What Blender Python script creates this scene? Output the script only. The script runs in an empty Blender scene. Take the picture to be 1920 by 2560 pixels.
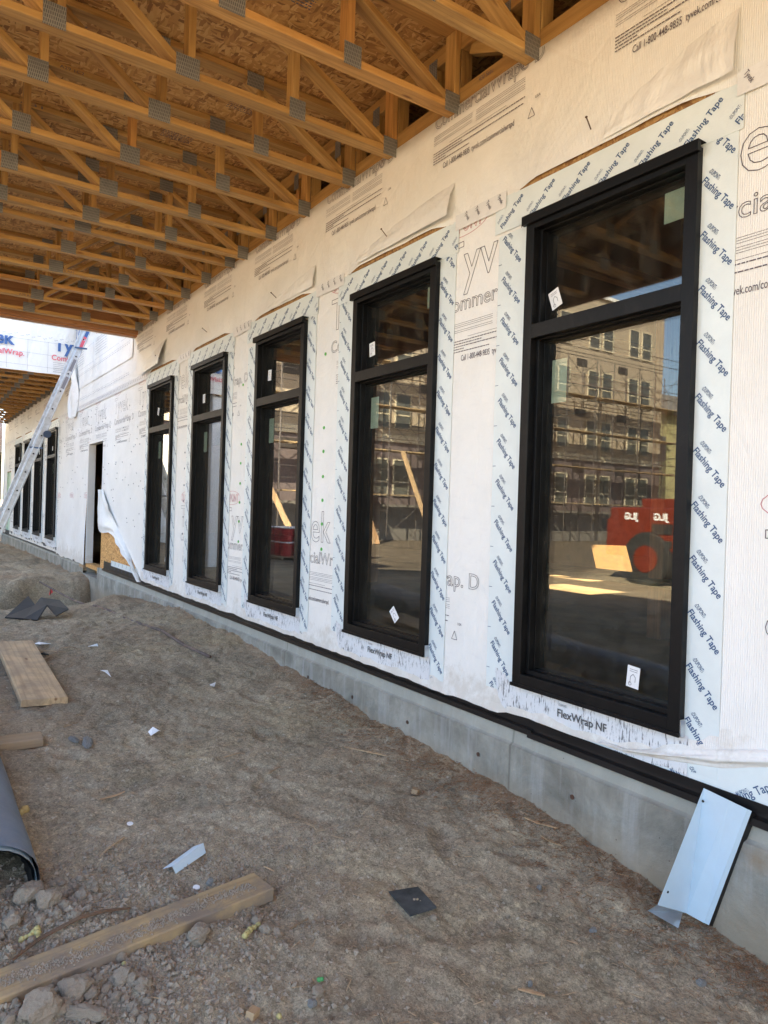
import bpy, bmesh, math, random
import numpy as np
from mathutils import Vector, Matrix, noise, Euler
random.seed(7); rnd = random.random
def U(a, b): return a + (b - a) * random.random()
S = bpy.context.scene
COL = S.collection

# ------------------------------------------------------------------ camera
YAW, PITCH, ROLL, FPX = math.radians(34.2487), math.radians(-0.2267), math.radians(1.8025), 1758.5
CX, CZ = -2.47, 1.5
FW = Vector((math.sin(YAW)*math.cos(PITCH), math.cos(YAW)*math.cos(PITCH), math.sin(PITCH)))
r0 = FW.cross(Vector((0, 0, 1))).normalized(); u0 = r0.cross(FW)
RT = math.cos(ROLL)*r0 + math.sin(ROLL)*u0
UP = -math.sin(ROLL)*r0 + math.cos(ROLL)*u0
cam = bpy.data.cameras.new('camera'); camo = bpy.data.objects.new('camera', cam); COL.objects.link(camo)
M = Matrix.Identity(4)
for i in range(3):
    M[i][0] = RT[i]; M[i][1] = UP[i]; M[i][2] = -FW[i]
M[0][3], M[1][3], M[2][3] = CX, 0.0, CZ
camo.matrix_world = M
cam.sensor_fit = 'HORIZONTAL'; cam.sensor_width = 36; cam.lens = 36*FPX/1920
cam.clip_start = 0.05; cam.clip_end = 2000
S.camera = camo
# ------------------------------------------------------------------ light
SUN = Vector((0.72, -0.45, 0.57)).normalized()
w = bpy.data.worlds.new('World'); S.world = w; w.use_nodes = True
nt = w.node_tree; bg = nt.nodes['Background']
sky = nt.nodes.new('ShaderNodeTexSky'); sky.sky_type = 'NISHITA'; sky.sun_disc = False
sky.sun_elevation = math.asin(SUN.z); sky.sun_rotation = math.atan2(SUN.x, SUN.y)
sky.air_density = 1.0; sky.dust_density = 2.0; sky.ozone_density = 1.0
nt.links.new(sky.outputs[0], bg.inputs[0]); bg.inputs[1].default_value = 0.085
sl = bpy.data.lights.new('sun', 'SUN'); sl.energy = 5.0; sl.angle = math.radians(0.5); sl.color = (1, 0.91, 0.70)
so = bpy.data.objects.new('sun', sl); COL.objects.link(so)
so.rotation_euler = SUN.to_track_quat('Z', 'Y').to_euler(); so.location = (0, -5, 30)
S.view_settings.view_transform = 'Standard'; S.view_settings.look = 'None'
S.view_settings.exposure = 3.36; S.view_settings.gamma = 1
try:
    S.cycles.max_bounces = 10; S.cycles.diffuse_bounces = 5; S.cycles.glossy_bounces = 4
    S.cycles.transparent_max_bounces = 16; S.cycles.caustics_reflective = False
    S.cycles.sample_clamp_indirect = 6; S.cycles.use_denoising = True
except Exception: pass

# ------------------------------------------------------------------ materials
def mat(name):
    m = bpy.data.materials.new(name); m.use_nodes = True
    n = m.node_tree; b = n.nodes['Principled BSDF']; return m, n, b
def nd(n, t, **k):
    x = n.nodes.new(t)
    for a, v in k.items():
        if a in x.inputs: x.inputs[a].default_value = v
        else: setattr(x, a, v)
    return x
def ramp(n, fac, stops):
    r = n.nodes.new('ShaderNodeValToRGB'); e = r.color_ramp.elements
    while len(e) < len(stops): e.new(0.5)
    for i, (p, c) in enumerate(stops):
        e[i].position = p; e[i].color = (*c, 1) if len(c) == 3 else c
    n.links.new(fac, r.inputs[0]); return r.outputs[0]
def mixc(n, f, a, b, bt='MIX'):
    x = n.nodes.new('ShaderNodeMix'); x.data_type = 'RGBA'; x.blend_type = bt
    for s, v in ((0, f), (6, a), (7, b)):
        if hasattr(v, 'links'): n.links.new(v, x.inputs[s])
        elif s == 0: x.inputs[0].default_value = v
        else: x.inputs[s].default_value = (*v, 1)
    return x.outputs[2]
def coords(n, scale=(1, 1, 1), rot=(0, 0, 0), rndoff=False, src='Object'):
    tc = nd(n, 'ShaderNodeTexCoord'); mp = nd(n, 'ShaderNodeMapping')
    mp.inputs['Scale'].default_value = scale; mp.inputs['Rotation'].default_value = rot
    n.links.new(tc.outputs[src], mp.inputs[0])
    if rndoff:
        oi = nd(n, 'ShaderNodeObjectInfo'); ml = nd(n, 'ShaderNodeMath', operation='MULTIPLY'); ml.inputs[1].default_value = 37.0
        n.links.new(oi.outputs['Random'], ml.inputs[0]); n.links.new(ml.outputs[0], mp.inputs['Location'])
    return mp.outputs[0]
def noi(n, vec, sc, det=4, rough=0.55, dist=0.0):
    x = nd(n, 'ShaderNodeTexNoise', Scale=sc, Detail=det, Roughness=rough, Distortion=dist)
    n.links.new(vec, x.inputs['Vector']); return x.outputs[0]
def bump(n, b, h, st=0.3, dist=0.01, prev=None):
    x = nd(n, 'ShaderNodeBump', Strength=st, Distance=dist); n.links.new(h, x.inputs['Height'])
    if prev: n.links.new(prev, x.inputs['Normal'])
    n.links.new(x.outputs[0], b.inputs['Normal']); return x.outputs[0]
def simple(name, col, rough=0.5, metal=0.0, var=0.0, vs=8, bs=0, bscale=60):
    m, n, b = mat(name); b.inputs['Roughness'].default_value = rough; b.inputs['Metallic'].default_value = metal
    if var:
        v = coords(n); f = noi(n, v, vs, 5, 0.6)
        c = ramp(n, f, [(0.3, tuple(x*(1-var) for x in col)), (0.7, tuple(min(1, x*(1+var)) for x in col))])
        n.links.new(c, b.inputs['Base Color'])
        if bs: bump(n, b, noi(n, v, bscale, 4), bs, 0.004)
    else: b.inputs['Base Color'].default_value = (*col, 1)
    return m

def make_wrap(name, ribs=True, wr=0.35):
    m, n, b = mat(name); v = coords(n)
    f = noi(n, v, 1.6, 6, 0.65)
    c = ramp(n, f, [(0.3, (0.75, 0.735, 0.70)), (0.6, (0.83, 0.815, 0.785))])
    szw = nd(n, 'ShaderNodeSeparateXYZ'); n.links.new(v, szw.inputs[0]); zw = nd(n, 'ShaderNodeMath', operation='MULTIPLY_ADD'); n.links.new(noi(n, v, 6, 7, 0.75), zw.inputs[0]); zw.inputs[1].default_value = -0.9; n.links.new(szw.outputs[2], zw.inputs[2])
    c = mixc(n, ramp(n, zw.outputs[0], [(0.06, (0.5, 0.5, 0.5)), (0.22, (0, 0, 0))]), c, (0.50, 0.44, 0.36))
    f2 = noi(n, coords(n, (1, 1, 3)), 9, 5, 0.7)
    c = mixc(n, ramp(n, f2, [(0.55, (0, 0, 0)), (0.8, (0.35, 0.35, 0.35))]), c, (0.66, 0.65, 0.65))
    n.links.new(c, b.inputs['Base Color']); b.inputs['Roughness'].default_value = 0.55
    big = noi(n, coords(n, (1, 1, 0.6)), 3.0, 5, 0.55, 0.6)
    p = bump(n, b, big, wr*1.5, 0.03)
    rg = nd(n, 'ShaderNodeTexVoronoi', Scale=2.6); rg.feature = 'DISTANCE_TO_EDGE'; n.links.new(coords(n, (1, 1, 0.8), (0.4, 0, 0)), rg.inputs['Vector']); p = bump(n, b, ramp(n, rg.outputs['Distance'], [(0.0, (0, 0, 0)), (0.035, (1, 1, 1))]), 0.12, 0.006, p)
    fib = noi(n, coords(n), 55, 5, 0.7); p = bump(n, b, fib, 0.25, 0.004, p)
    if ribs:
        wv = nd(n, 'ShaderNodeTexWave', Scale=38.0, Distortion=1.6, Detail=2.0); wv.bands_direction = 'Y'
        n.links.new(v, wv.inputs['Vector']); wv.inputs['Detail Scale'].default_value = 1.0
        bump(n, b, wv.outputs['Fac'], 0.30, 0.003, p)
    return m
M_WRAP = make_wrap('house_wrap'); M_WRAP2 = make_wrap('loose_wrap', False, 1.0)
M_TAPE = simple('flashing_tape', (0.70, 0.755, 0.755), 0.38, 0, 0.05, 5, 1.0, 7)
M_SEAM = simple('seam_tape', (0.74, 0.73, 0.72), 0.35, 0, 0.05, 14, 0.5, 30)
M_NAVY = simple('navy_ink', (0.035, 0.085, 0.20), 0.5)
M_INK = simple('outline_ink', (0.10, 0.085, 0.11), 0.6)
M_INKG = simple('fine_print_ink', (0.21, 0.20, 0.22), 0.6)
M_RED = simple('red_outline_ink', (0.55, 0.20, 0.22), 0.6)
M_BLUEP = simple('blue_print', (0.045, 0.12, 0.33), 0.5)
M_REDP = simple('red_print', (0.70, 0.10, 0.14), 0.5)
M_GREEN = simple('green_cap', (0.09, 0.42, 0.07), 0.5)
M_BLACK = simple('black_window_metal', (0.0035, 0.0035, 0.004), 0.45, 0.0, 0.35, 6, 0.05, 90)
_n = M_BLACK.node_tree; _b = _n.nodes['Principled BSDF']; _d = mixc(_n, ramp(_n, noi(_n, coords(_n, (1, 1, .5)), 5, 8, 0.75, 1.0), [(0.52, (0, 0, 0)), (0.72, (0.16, 0.16, 0.16))]), (0.0035, 0.0035, 0.004), (0.06, 0.055, 0.05)); _n.links.new(_d, _b.inputs['Base Color'])
M_BLACK.node_tree.nodes['Principled BSDF'].inputs['Specular IOR Level'].default_value = 0.22
M_TRIM = simple('dark_bronze_flashing', (0.010, 0.009, 0.009), 0.42, 0.1, 0.4, 4, 0.1, 20)
M_TRIM.node_tree.nodes['Principled BSDF'].inputs['Specular IOR Level'].default_value = 0.3
M_DARK = simple('dark_void', (0.008, 0.007, 0.006), 0.9)
M_WHITE = simple('white_paper', (0.82, 0.82, 0.83), 0.5)
M_PALEG = simple('pale_green_paper', (0.56, 0.66, 0.52), 0.6, 0, 0.12, 14)
M_ALU = simple('aluminium', (0.62, 0.64, 0.66), 0.34, 0.85, 0.12, 12)
M_ALUW = simple('ladder_aluminium', (0.52, 0.53, 0.54), 0.42, 0.5, 0.25, 16)
M_FLASH = simple('pale_blue_painted_metal', (0.52, 0.64, 0.73), 0.42, 0.0, 0.05, 7, 0.1, 25)
M_STEEL = simple('dark_steel', (0.010, 0.012, 0.016), 0.5, 0.3, 0.5, 6, 0.2, 30)
M_NAIL = simple('rusty_nail', (0.12, 0.07, 0.05), 0.5, 0.5)
M_RUST = simple('rusty_bar', (0.14, 0.10, 0.085), 0.7, 0.1, 0.3, 20)
M_FOAM = simple('yellow_foam', (0.42, 0.35, 0.14), 0.8, 0, 0.3, 40, 0.5, 80)
M_PINK = simple('pink_flag', (0.85, 0.10, 0.10), 0.6)
M_PLASTIC = simple('blue_plastic', (0.05, 0.10, 0.20), 0.4)

def make_wood(name, c1, c2, c3, rough=0.62, dust=0.0):
    m, n, b = mat(name); b.inputs['Roughness'].default_value = rough
    v = coords(n, (1.2, 14, 14), rndoff=True)
    f = noi(n, v, 1.6, 6, 0.6, 0.8)
    wv = nd(n, 'ShaderNodeTexWave', Scale=1.1, Distortion=16.0, Detail=5.0); wv.bands_direction = 'Y'
    n.links.new(coords(n, (0.35, 7, 7), rndoff=True), wv.inputs['Vector'])
    c = ramp(n, f, [(0.28, c1), (0.5, c2), (0.75, c3)])
    g = ramp(n, wv.outputs['Fac'], [(0.0, (0.62, 0.55, 0.5)), (0.35, (1, 1, 1))])
    c = mixc(n, 0.42, c, g, 'MULTIPLY')
    oi = nd(n, 'ShaderNodeObjectInfo')
    tint = ramp(n, oi.outputs['Random'], [(0.0, (0.60, 0.53, 0.46)), (0.35, (0.95, 0.86, 0.75)), (0.6, (1.0, 0.98, 0.95)), (0.85, (1.12, 1.05, 0.98)), (1.0, (1.05, 0.80, 0.62))])
    c = mixc(n, 0.8, c, tint, 'MULTIPLY')
    vo = nd(n, 'ShaderNodeTexVoronoi', Scale=2.2); n.links.new(coords(n, (1.3, 4.5, 4.5), rndoff=True), vo.inputs['Vector'])
    kn = ramp(n, vo.outputs['Distance'], [(0.05, (0.30, 0.14, 0.06)), (0.13, (1, 1, 1))])
    c = mixc(n, 0.8, c, kn, 'MULTIPLY')
    if dust:
        d = noi(n, coords(n), 5, 6, 0.7)
        c = mixc(n, ramp(n, d, [(0.42, (0, 0, 0)), (0.62, (dust, dust, dust))]), c, (0.20, 0.155, 0.12))
    st = noi(n, coords(n, rndoff=True), 3.2, 6, 0.7)
    c = mixc(n, ramp(n, st, [(0.60, (0, 0, 0)), (0.74, (0.55, 0.55, 0.55))]), c, (0.16, 0.09, 0.05))
    n.links.new(c, b.inputs['Base Color'])
    bump(n, b, f, 0.35, 0.003); return m
M_WOOD = make_wood('framing_lumber', (0.31, 0.17, 0.052), (0.48, 0.28, 0.09), (0.59, 0.38, 0.145))
M_LVL = make_wood('laminated_beam', (0.28, 0.13, 0.055), (0.38, 0.18, 0.075), (0.45, 0.22, 0.09))
M_PLANK = make_wood('pale_plank', (0.42, 0.29, 0.16), (0.53, 0.38, 0.22), (0.60, 0.45, 0.27), dust=0.45)
M_OLDW = make_wood('dusty_lumber', (0.34, 0.25, 0.14), (0.44, 0.33, 0.18), (0.50, 0.38, 0.21), dust=0.9)
M_CHIP = make_wood('wood_chip', (0.33, 0.23, 0.14), (0.42, 0.30, 0.18), (0.5, 0.38, 0.24))

def make_osb(name, scale=1.0, bright=1.0):
    m, n, b = mat(name); b.inputs['Roughness'].default_value = 0.7
    tcv = coords(n)
    warp = nd(n, 'ShaderNodeTexNoise', Scale=7.0*scale, Detail=3.0); n.links.new(tcv, warp.inputs['Vector'])
    add = nd(n, 'ShaderNodeVectorMath', operation='MULTIPLY_ADD'); n.links.new(warp.outputs['Color'], add.inputs[0])
    add.inputs[1].default_value = (0.045, 0.045, 0.045); n.links.new(tcv, add.inputs[2])
    def lay(sc, rot):
        mp = nd(n, 'ShaderNodeMapping'); mp.inputs['Scale'].default_value = sc; mp.inputs['Rotation'].default_value = rot
        n.links.new(add.outputs[0], mp.inputs[0])
        vo = nd(n, 'ShaderNodeTexVoronoi', Scale=1.0); n.links.new(mp.outputs[0], vo.inputs['Vector'])
        sp = nd(n, 'ShaderNodeSeparateColor'); n.links.new(vo.outputs['Color'], sp.inputs[0]); return sp
    a = lay((62*scale, 14*scale, 40*scale), (0.3, 0.2, 0.5)); b2 = lay((15*scale, 60*scale, 38*scale), (0.1, 0.3, 0.7)); c2 = lay((30*scale, 26*scale, 40*scale), (0.6, 0.1, 2.2))
    f = mixc(n, ramp(n, c2.outputs[1], [(0.49, (0, 0, 0)), (0.51, (1, 1, 1))]), a.outputs[0], b2.outputs[0])
    k = bright
    c = ramp(n, f, [(0.0, (0.24*k, 0.105*k, 0.032*k)), (0.25, (0.43*k, 0.205*k, 0.06*k)), (0.6, (0.56*k, 0.295*k, 0.09*k)), (1.0, (0.68*k, 0.41*k, 0.16*k))])
    n.links.new(c, b.inputs['Base Color']); bump(n, b, f, 0.4, 0.003); return m
M_OSB = make_osb('oriented_strand_board'); M_OSBW = make_osb('wall_sheathing_board', 1.3, 1.15)

def make_plate(rot=(math.radians(90), 0, 0)):
    m, n, b = mat('galvanized_plate'); b.inputs['Roughness'].default_value = 0.5; b.inputs['Metallic'].default_value = 0.5
    v = coords(n, (1, 1, 1))
    br = nd(n, 'ShaderNodeTexBrick', Scale=1.0); br.offset = 0.5
    br.inputs['Brick Width'].default_value = 0.0095; br.inputs['Row Height'].default_value = 0.020; br.inputs['Mortar Size'].default_value = 0.0028
    br.inputs['Mortar Smooth'].default_value = 0.1
    mp = coords(n, (1, 1, 1), rot); n.links.new(mp, br.inputs['Vector'])
    br.inputs['Color1'].default_value = (0.10, 0.10, 0.10, 1); br.inputs['Color2'].default_value = (0.14, 0.14, 0.135, 1); br.inputs['Mortar'].default_value = (0.30, 0.29, 0.27, 1)
    n.links.new(br.outputs['Color'], b.inputs['Base Color']); bump(n, b, br.outputs['Fac'], 0.6, 0.002); return m
M_PLATE = make_plate(); M_PLATEY = make_plate((0, math.radians(90), 0))

def make_concrete():
    m, n, b = mat('stained_concrete'); b.inputs['Roughness'].default_value = 0.85
    v = coords(n); f = noi(n, v, 3.5, 8, 0.65, 0.3)
    c = ramp(n, f, [(0.32, (0.15, 0.142, 0.118)), (0.5, (0.24, 0.23, 0.195)), (0.68, (0.37, 0.355, 0.305))])
    s = noi(n, coords(n, (1, 9, 0.8)), 1.0, 6, 0.7); c = mixc(n, ramp(n, s, [(0.5, (0, 0, 0)), (0.7, (0.5, 0.5, 0.5))]), c, (0.44, 0.44, 0.43))
    r = noi(n, coords(n, (1, 1, 1.6)), 1.3, 6, 0.7); c = mixc(n, ramp(n, r, [(0.63, (0, 0, 0)), (0.75, (0.55, 0.55, 0.55))]), c, (0.26, 0.17, 0.09))
    sz = nd(n, 'ShaderNodeSeparateXYZ'); n.links.new(v, sz.inputs[0]); za = nd(n, 'ShaderNodeMath', operation='MULTIPLY_ADD'); n.links.new(noi(n, v, 5, 5, 0.6), za.inputs[0]); za.inputs[1].default_value = 0.03; n.links.new(sz.outputs[2], za.inputs[2])
    c = mixc(n, ramp(n, za.outputs[0], [(0.396, (0, 0, 0)), (0.404, (0.6, 0.6, 0.6))]), c, (0.39, 0.385, 0.335))
    vo = nd(n, 'ShaderNodeTexVoronoi', Scale=16.0); n.links.new(v, vo.inputs['Vector'])
    h = ramp(n, vo.outputs['Distance'], [(0.035, (0.05, 0.05, 0.05)), (0.06, (1, 1, 1))]); c = mixc(n, 0.75, c, h, 'MULTIPLY')
    n.links.new(c, b.inputs['Base Color'])
    c = mixc(n, ramp(n, za.outputs[0], [(0.10, (0.7, 0.7, 0.7)), (0.27, (0, 0, 0))]), c, (0.30, 0.23, 0.15))
    fr = nd(n, 'ShaderNodeMath', operation='PINGPONG'); fr.inputs[1].default_value = 1.22; n.links.new(sz.outputs[1], fr.inputs[0])
    c = mixc(n, 0.6, c, ramp(n, fr.outputs[0], [(0.0, (0.45, 0.43, 0.4)), (0.004, (0.5, 0.5, 0.48)), (0.008, (1, 1, 1))]), 'MULTIPLY')
    n.links.new(c, b.inputs['Base Color'])
    p = bump(n, b, f, 0.5, 0.03); bump(n, b, noi(n, v, 70, 6, 0.7), 0.6, 0.005, p); return m
M_CONC = make_concrete()

def make_dirt():
    m, n, b = mat('packed_dirt'); b.inputs['Roughness'].default_value = 0.95
    v = coords(n); f = noi(n, v, 0.9, 8, 0.62, 0.4)
    c = ramp(n, f, [(0.28, (0.262, 0.207, 0.138)), (0.48, (0.355, 0.284, 0.192)), (0.70, (0.45, 0.37, 0.26))])
    g = noi(n, v, 1.7, 5, 0.6); c = mixc(n, ramp(n, g, [(0.52, (0, 0, 0)), (0.72, (0.6, 0.6, 0.6))]), c, (0.37, 0.29, 0.165))
    k = noi(n, v, 26, 7, 0.75); c = mixc(n, 0.5, c, ramp(n, k, [(0.34, (0.50, 0.48, 0.45)), (0.47, (0.92, 0.92, 0.92)), (0.62, (1.22, 1.22, 1.22))]), 'MULTIPLY')
    for sc_, am in ((120.0, 0.62), (48.0, 0.40), (260.0, 0.55)):
        vg = nd(n, 'ShaderNodeTexVoronoi', Scale=sc_); n.links.new(v, vg.inputs['Vector']); sg = nd(n, 'ShaderNodeSeparateColor'); n.links.new(vg.outputs['Color'], sg.inputs[0])
        c = mixc(n, am, c, ramp(n, sg.outputs[1], [(0.0, (0.55, 0.54, 0.52)), (0.45, (0.95, 0.95, 0.95)), (0.9, (1.15, 1.15, 1.15)), (1.0, (1.5, 1.48, 1.42))]), 'MULTIPLY')
    rd = noi(n, v, 0.55, 4, 0.6); c = mixc(n, ramp(n, rd, [(0.50, (0, 0, 0)), (0.68, (0.55, 0.55, 0.55))]), c, (0.33, 0.215, 0.125))
    dk = noi(n, v, 3.1, 8, 0.68, 0.0); c = mixc(n, 0.55, c, ramp(n, dk, [(0.36, (0.60, 0.59, 0.57)), (0.5, (1, 1, 1)), (0.66, (1.18, 1.17, 1.15))]), 'MULTIPLY')
    # reddish sawdust band along the foundation
    sx = nd(n, 'ShaderNodeSeparateXYZ'); n.links.new(v, sx.inputs[0])
    ad = nd(n, 'ShaderNodeMath', operation='MULTIPLY_ADD'); n.links.new(noi(n, v, 4, 6, 0.7), ad.inputs[0]); ad.inputs[1].default_value = 0.9; n.links.new(sx.outputs[0], ad.inputs[2])
    band = ramp(n, ad.outputs[0], [(0.30, (0, 0, 0)), (0.46, (0.6, 0.6, 0.6))]); c = mixc(n, band, c, (0.28, 0.175, 0.10))
    # soil colour darkened across the yard, standing in for shade
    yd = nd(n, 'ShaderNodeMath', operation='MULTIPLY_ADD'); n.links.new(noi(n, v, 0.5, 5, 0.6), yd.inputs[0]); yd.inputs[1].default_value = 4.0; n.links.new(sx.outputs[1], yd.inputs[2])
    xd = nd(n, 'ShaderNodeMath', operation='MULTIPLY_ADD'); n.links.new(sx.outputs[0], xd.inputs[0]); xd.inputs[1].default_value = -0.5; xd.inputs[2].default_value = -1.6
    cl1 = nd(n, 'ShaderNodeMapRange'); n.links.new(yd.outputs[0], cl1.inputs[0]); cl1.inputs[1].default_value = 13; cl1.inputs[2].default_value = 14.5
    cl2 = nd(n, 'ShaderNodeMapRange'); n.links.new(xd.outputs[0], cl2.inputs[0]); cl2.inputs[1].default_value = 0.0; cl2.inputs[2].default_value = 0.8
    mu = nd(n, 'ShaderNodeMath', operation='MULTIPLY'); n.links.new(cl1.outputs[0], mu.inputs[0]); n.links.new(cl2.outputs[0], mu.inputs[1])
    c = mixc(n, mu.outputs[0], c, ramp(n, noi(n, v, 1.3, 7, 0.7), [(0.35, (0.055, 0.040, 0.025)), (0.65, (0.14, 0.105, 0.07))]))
    vo = nd(n, 'ShaderNodeTexVoronoi', Scale=85.0); n.links.new(v, vo.inputs['Vector'])
    sp = nd(n, 'ShaderNodeSeparateColor'); n.links.new(vo.outputs['Color'], sp.inputs[0])
    fl = ramp(n, sp.outputs[0], [(0.985, (0, 0, 0)), (0.992, (0.45, 0.45, 0.45))]); c = mixc(n, fl, c, (0.6, 0.54, 0.44))
    n.links.new(c, b.inputs['Base Color'])
    p = bump(n, b, noi(n, v, 7, 9, 0.70, 0.0), 0.7, 0.05)
    cr = nd(n, 'ShaderNodeTexVoronoi', Scale=38.0); n.links.new(v, cr.inputs['Vector'])
    p = bump(n, b, cr.outputs['Distance'], 0.2, 0.008, p)
    pt = ramp(n, noi(n, v, 2.4, 5, 0.6), [(0.42, (0.25, 0.25, 0.25)), (0.6, (1, 1, 1))]); fb = mixc(n, 1.0, noi(n, v, 130, 6, 0.8), pt, 'MULTIPLY')
    bump(n, b, fb, 0.55, 0.006, p); return m
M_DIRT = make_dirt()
def make_clod(name, c1, c2):
    m, n, b = mat(name); b.inputs['Roughness'].default_value = 0.95; v = coords(n, rndoff=True)
    n.links.new(ramp(n, noi(n, v, 18, 7, 0.7), [(0.3, c1), (0.7, c2)]), b.inputs['Base Color'])
    bump(n, b, noi(n, v, 60, 8, 0.75), 0.7, 0.006); return m
M_CLOD = make_clod('dirt_clod', (0.23, 0.18, 0.13), (0.38, 0.305, 0.225))
M_STONE = make_clod('grey_stone', (0.15, 0.145, 0.135), (0.29, 0.28, 0.26))
def make_roll():
    m, n, b = mat('scuffed_membrane'); b.inputs['Roughness'].default_value = 0.42
    v = coords(n); c = ramp(n, noi(n, v, 3, 7, 0.65, 1.0), [(0.3, (0.12, 0.155, 0.21)), (0.7, (0.19, 0.235, 0.31))])
    d = noi(n, coords(n, (1, 1, 1)), 2.3, 7, 0.75, 2.0); c = mixc(n, ramp(n, d, [(0.60, (0, 0, 0)), (0.72, (0.55, 0.55, 0.55))]), c, (0.27, 0.24, 0.20))
    n.links.new(c, b.inputs['Base Color']); bump(n, b, noi(n, v, 5, 5, 0.6), 0.4, 0.02); return m
M_ROLL = make_roll()
def make_flex():
    m, n, b = mat('crinkled_sill_tape'); b.inputs['Roughness'].default_value = 0.6
    f = noi(n, coords(n, (1, 110, 16)), 1.0, 4, 0.75, 0.3); g = noi(n, coords(n, (1, 3, 5)), 2.0, 4, 0.6)
    mm = nd(n, 'ShaderNodeMath', operation='MULTIPLY_ADD'); n.links.new(g, mm.inputs[0]); mm.inputs[1].default_value = 0.5; n.links.new(f, mm.inputs[2])
    n.links.new(ramp(n, mm.outputs[0], [(0.60, (0.06, 0.06, 0.065)), (0.70, (0.70, 0.71, 0.73))]), b.inputs['Base Color'])
    bump(n, b, f, 0.6, 0.004); return m
M_FLEX = make_flex()
def make_glass(r0=0.058):
    m = bpy.data.materials.new('window_glass'); m.use_nodes = True; n = m.node_tree; n.nodes.clear()
    out = nd(n, 'ShaderNodeOutputMaterial'); tr = nd(n, 'ShaderNodeBsdfTransparent'); gl = nd(n, 'ShaderNodeBsdfGlossy')
    tr.inputs[0].default_value = (0.80, 0.82, 0.80, 1); gl.inputs['Roughness'].default_value = 0.0; gl.inputs[0].default_value = (0.90, 0.88, 0.84, 1)
    lw = nd(n, 'ShaderNodeLayerWeight'); lw.inputs['Blend'].default_value = 0.5
    pw = nd(n, 'ShaderNodeMath', operation='POWER'); pw.inputs[1].default_value = 3.6; n.links.new(lw.outputs['Facing'], pw.inputs[0])
    ma = nd(n, 'ShaderNodeMath', operation='MULTIPLY_ADD'); ma.inputs[1].default_value = 1-r0; ma.inputs[2].default_value = r0; n.links.new(pw.outputs[0], ma.inputs[0])
    mx = nd(n, 'ShaderNodeMixShader'); n.links.new(ma.outputs[0], mx.inputs[0]); n.links.new(tr.outputs[0], mx.inputs[1]); n.links.new(gl.outputs[0], mx.inputs[2])
    bp = nd(n, 'ShaderNodeBump', Strength=0.09, Distance=0.004); tc = coords(n, (1, 1, 1))
    n.links.new(noi(n, tc, 1.6, 1, 0.4), bp.inputs['Height']); n.links.new(bp.outputs[0], gl.inputs['Normal'])
    df = nd(n, 'ShaderNodeBsdfDiffuse'); df.inputs[0].default_value = (0.55, 0.50, 0.42, 1)
    sm_ = ramp(n, noi(n, coords(n, (1, 2.2, 1.2)), 3.5, 7, 0.75, 2.2), [(0.45, (0.006, 0.006, 0.006)), (0.74, (0.045, 0.045, 0.045))])
    m2 = nd(n, 'ShaderNodeMixShader'); n.links.new(sm_, m2.inputs[0]); n.links.new(mx.outputs[0], m2.inputs[1]); n.links.new(df.outputs[0], m2.inputs[2])
    n.links.new(m2.outputs[0], out.inputs[0]); return m
M_GLASS = make_glass()

# ------------------------------------------------------------------ builders
class MB:
    def __init__(s): s.v = []; s.f = []
    def add(s, vs, fs):
        k = len(s.v); s.v += [tuple(p) for p in vs]; s.f += [tuple(k+i for i in f) for f in fs]
    def box(s, x0, x1, y0, y1, z0, z1, M=None):
        vs = [Vector((x, y, z)) for x in (x0, x1) for y in (y0, y1) for z in (z0, z1)]
        if M: vs = [M @ p for p in vs]
        s.add(vs, [(0, 1, 3, 2), (4, 6, 7, 5), (0, 4, 5, 1), (2, 3, 7, 6), (0, 2, 6, 4), (1, 5, 7, 3)]); return s
    def tube(s, p, q, r, n=8, r2=None, cap=True):
        p, q = Vector(p), Vector(q); d = (q-p).normalized(); a = d.orthogonal().normalized(); b = d.cross(a)
        r2 = r if r2 is None else r2; vs = []
        for (o, rr) in ((p, r), (q, r2)):
            for i in range(n): t = 2*math.pi*i/n; vs.append(o + rr*(math.cos(t)*a + math.sin(t)*b))
        fs = [(i, (i+1) % n, n+(i+1) % n, n+i) for i in range(n)]
        if cap: fs += [tuple(range(n))[::-1], tuple(range(n, 2*n))]
        s.add(vs, fs); return s
    def path(s, pts, r, n=6):
        for a, b in zip(pts, pts[1:]): s.tube(a, b, r, n)
        return s
    def build(s, name, m, parent=None, loc=None, smooth=False, bevel=0):
        me = bpy.data.meshes.new(name); me.from_pydata(s.v, [], s.f); me.update()
        if smooth: me.polygons.foreach_set('use_smooth', [True]*len(me.polygons))
        return link(name, me, m, parent, loc, bevel)
def link(name, me, m, parent=None, loc=None, bevel=0):
    o = bpy.data.objects.new(name, me); COL.objects.link(o)
    if m: me.materials.append(m)
    if parent: o.parent = parent
    if loc is not None: o.location = loc
    if bevel:
        bv = o.modifiers.new('bevel', 'BEVEL'); bv.width = bevel; bv.segments = 2; bv.limit_method = 'ANGLE'
    return o
def tag(o, label=None, cat=None, group=None, kind=None):
    if label: o['label'] = label
    if cat: o['category'] = cat
    if group: o['group'] = group
    if kind: o['kind'] = kind
    return o
def thing(name, label, cat, loc=(0, 0, 0), group=None):
    o = bpy.data.objects.new(name, None); COL.objects.link(o); o.location = loc; o.empty_display_size = 0.2
    return tag(o, label, cat, group)
def copy_tree(o, parent=None, loc=None):
    c = o.copy(); COL.objects.link(c)
    if parent is not None: c.parent = parent
    if loc is not None: c.location = loc
    for ch in list(o.children): copy_tree(ch, c)
    return c
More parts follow.
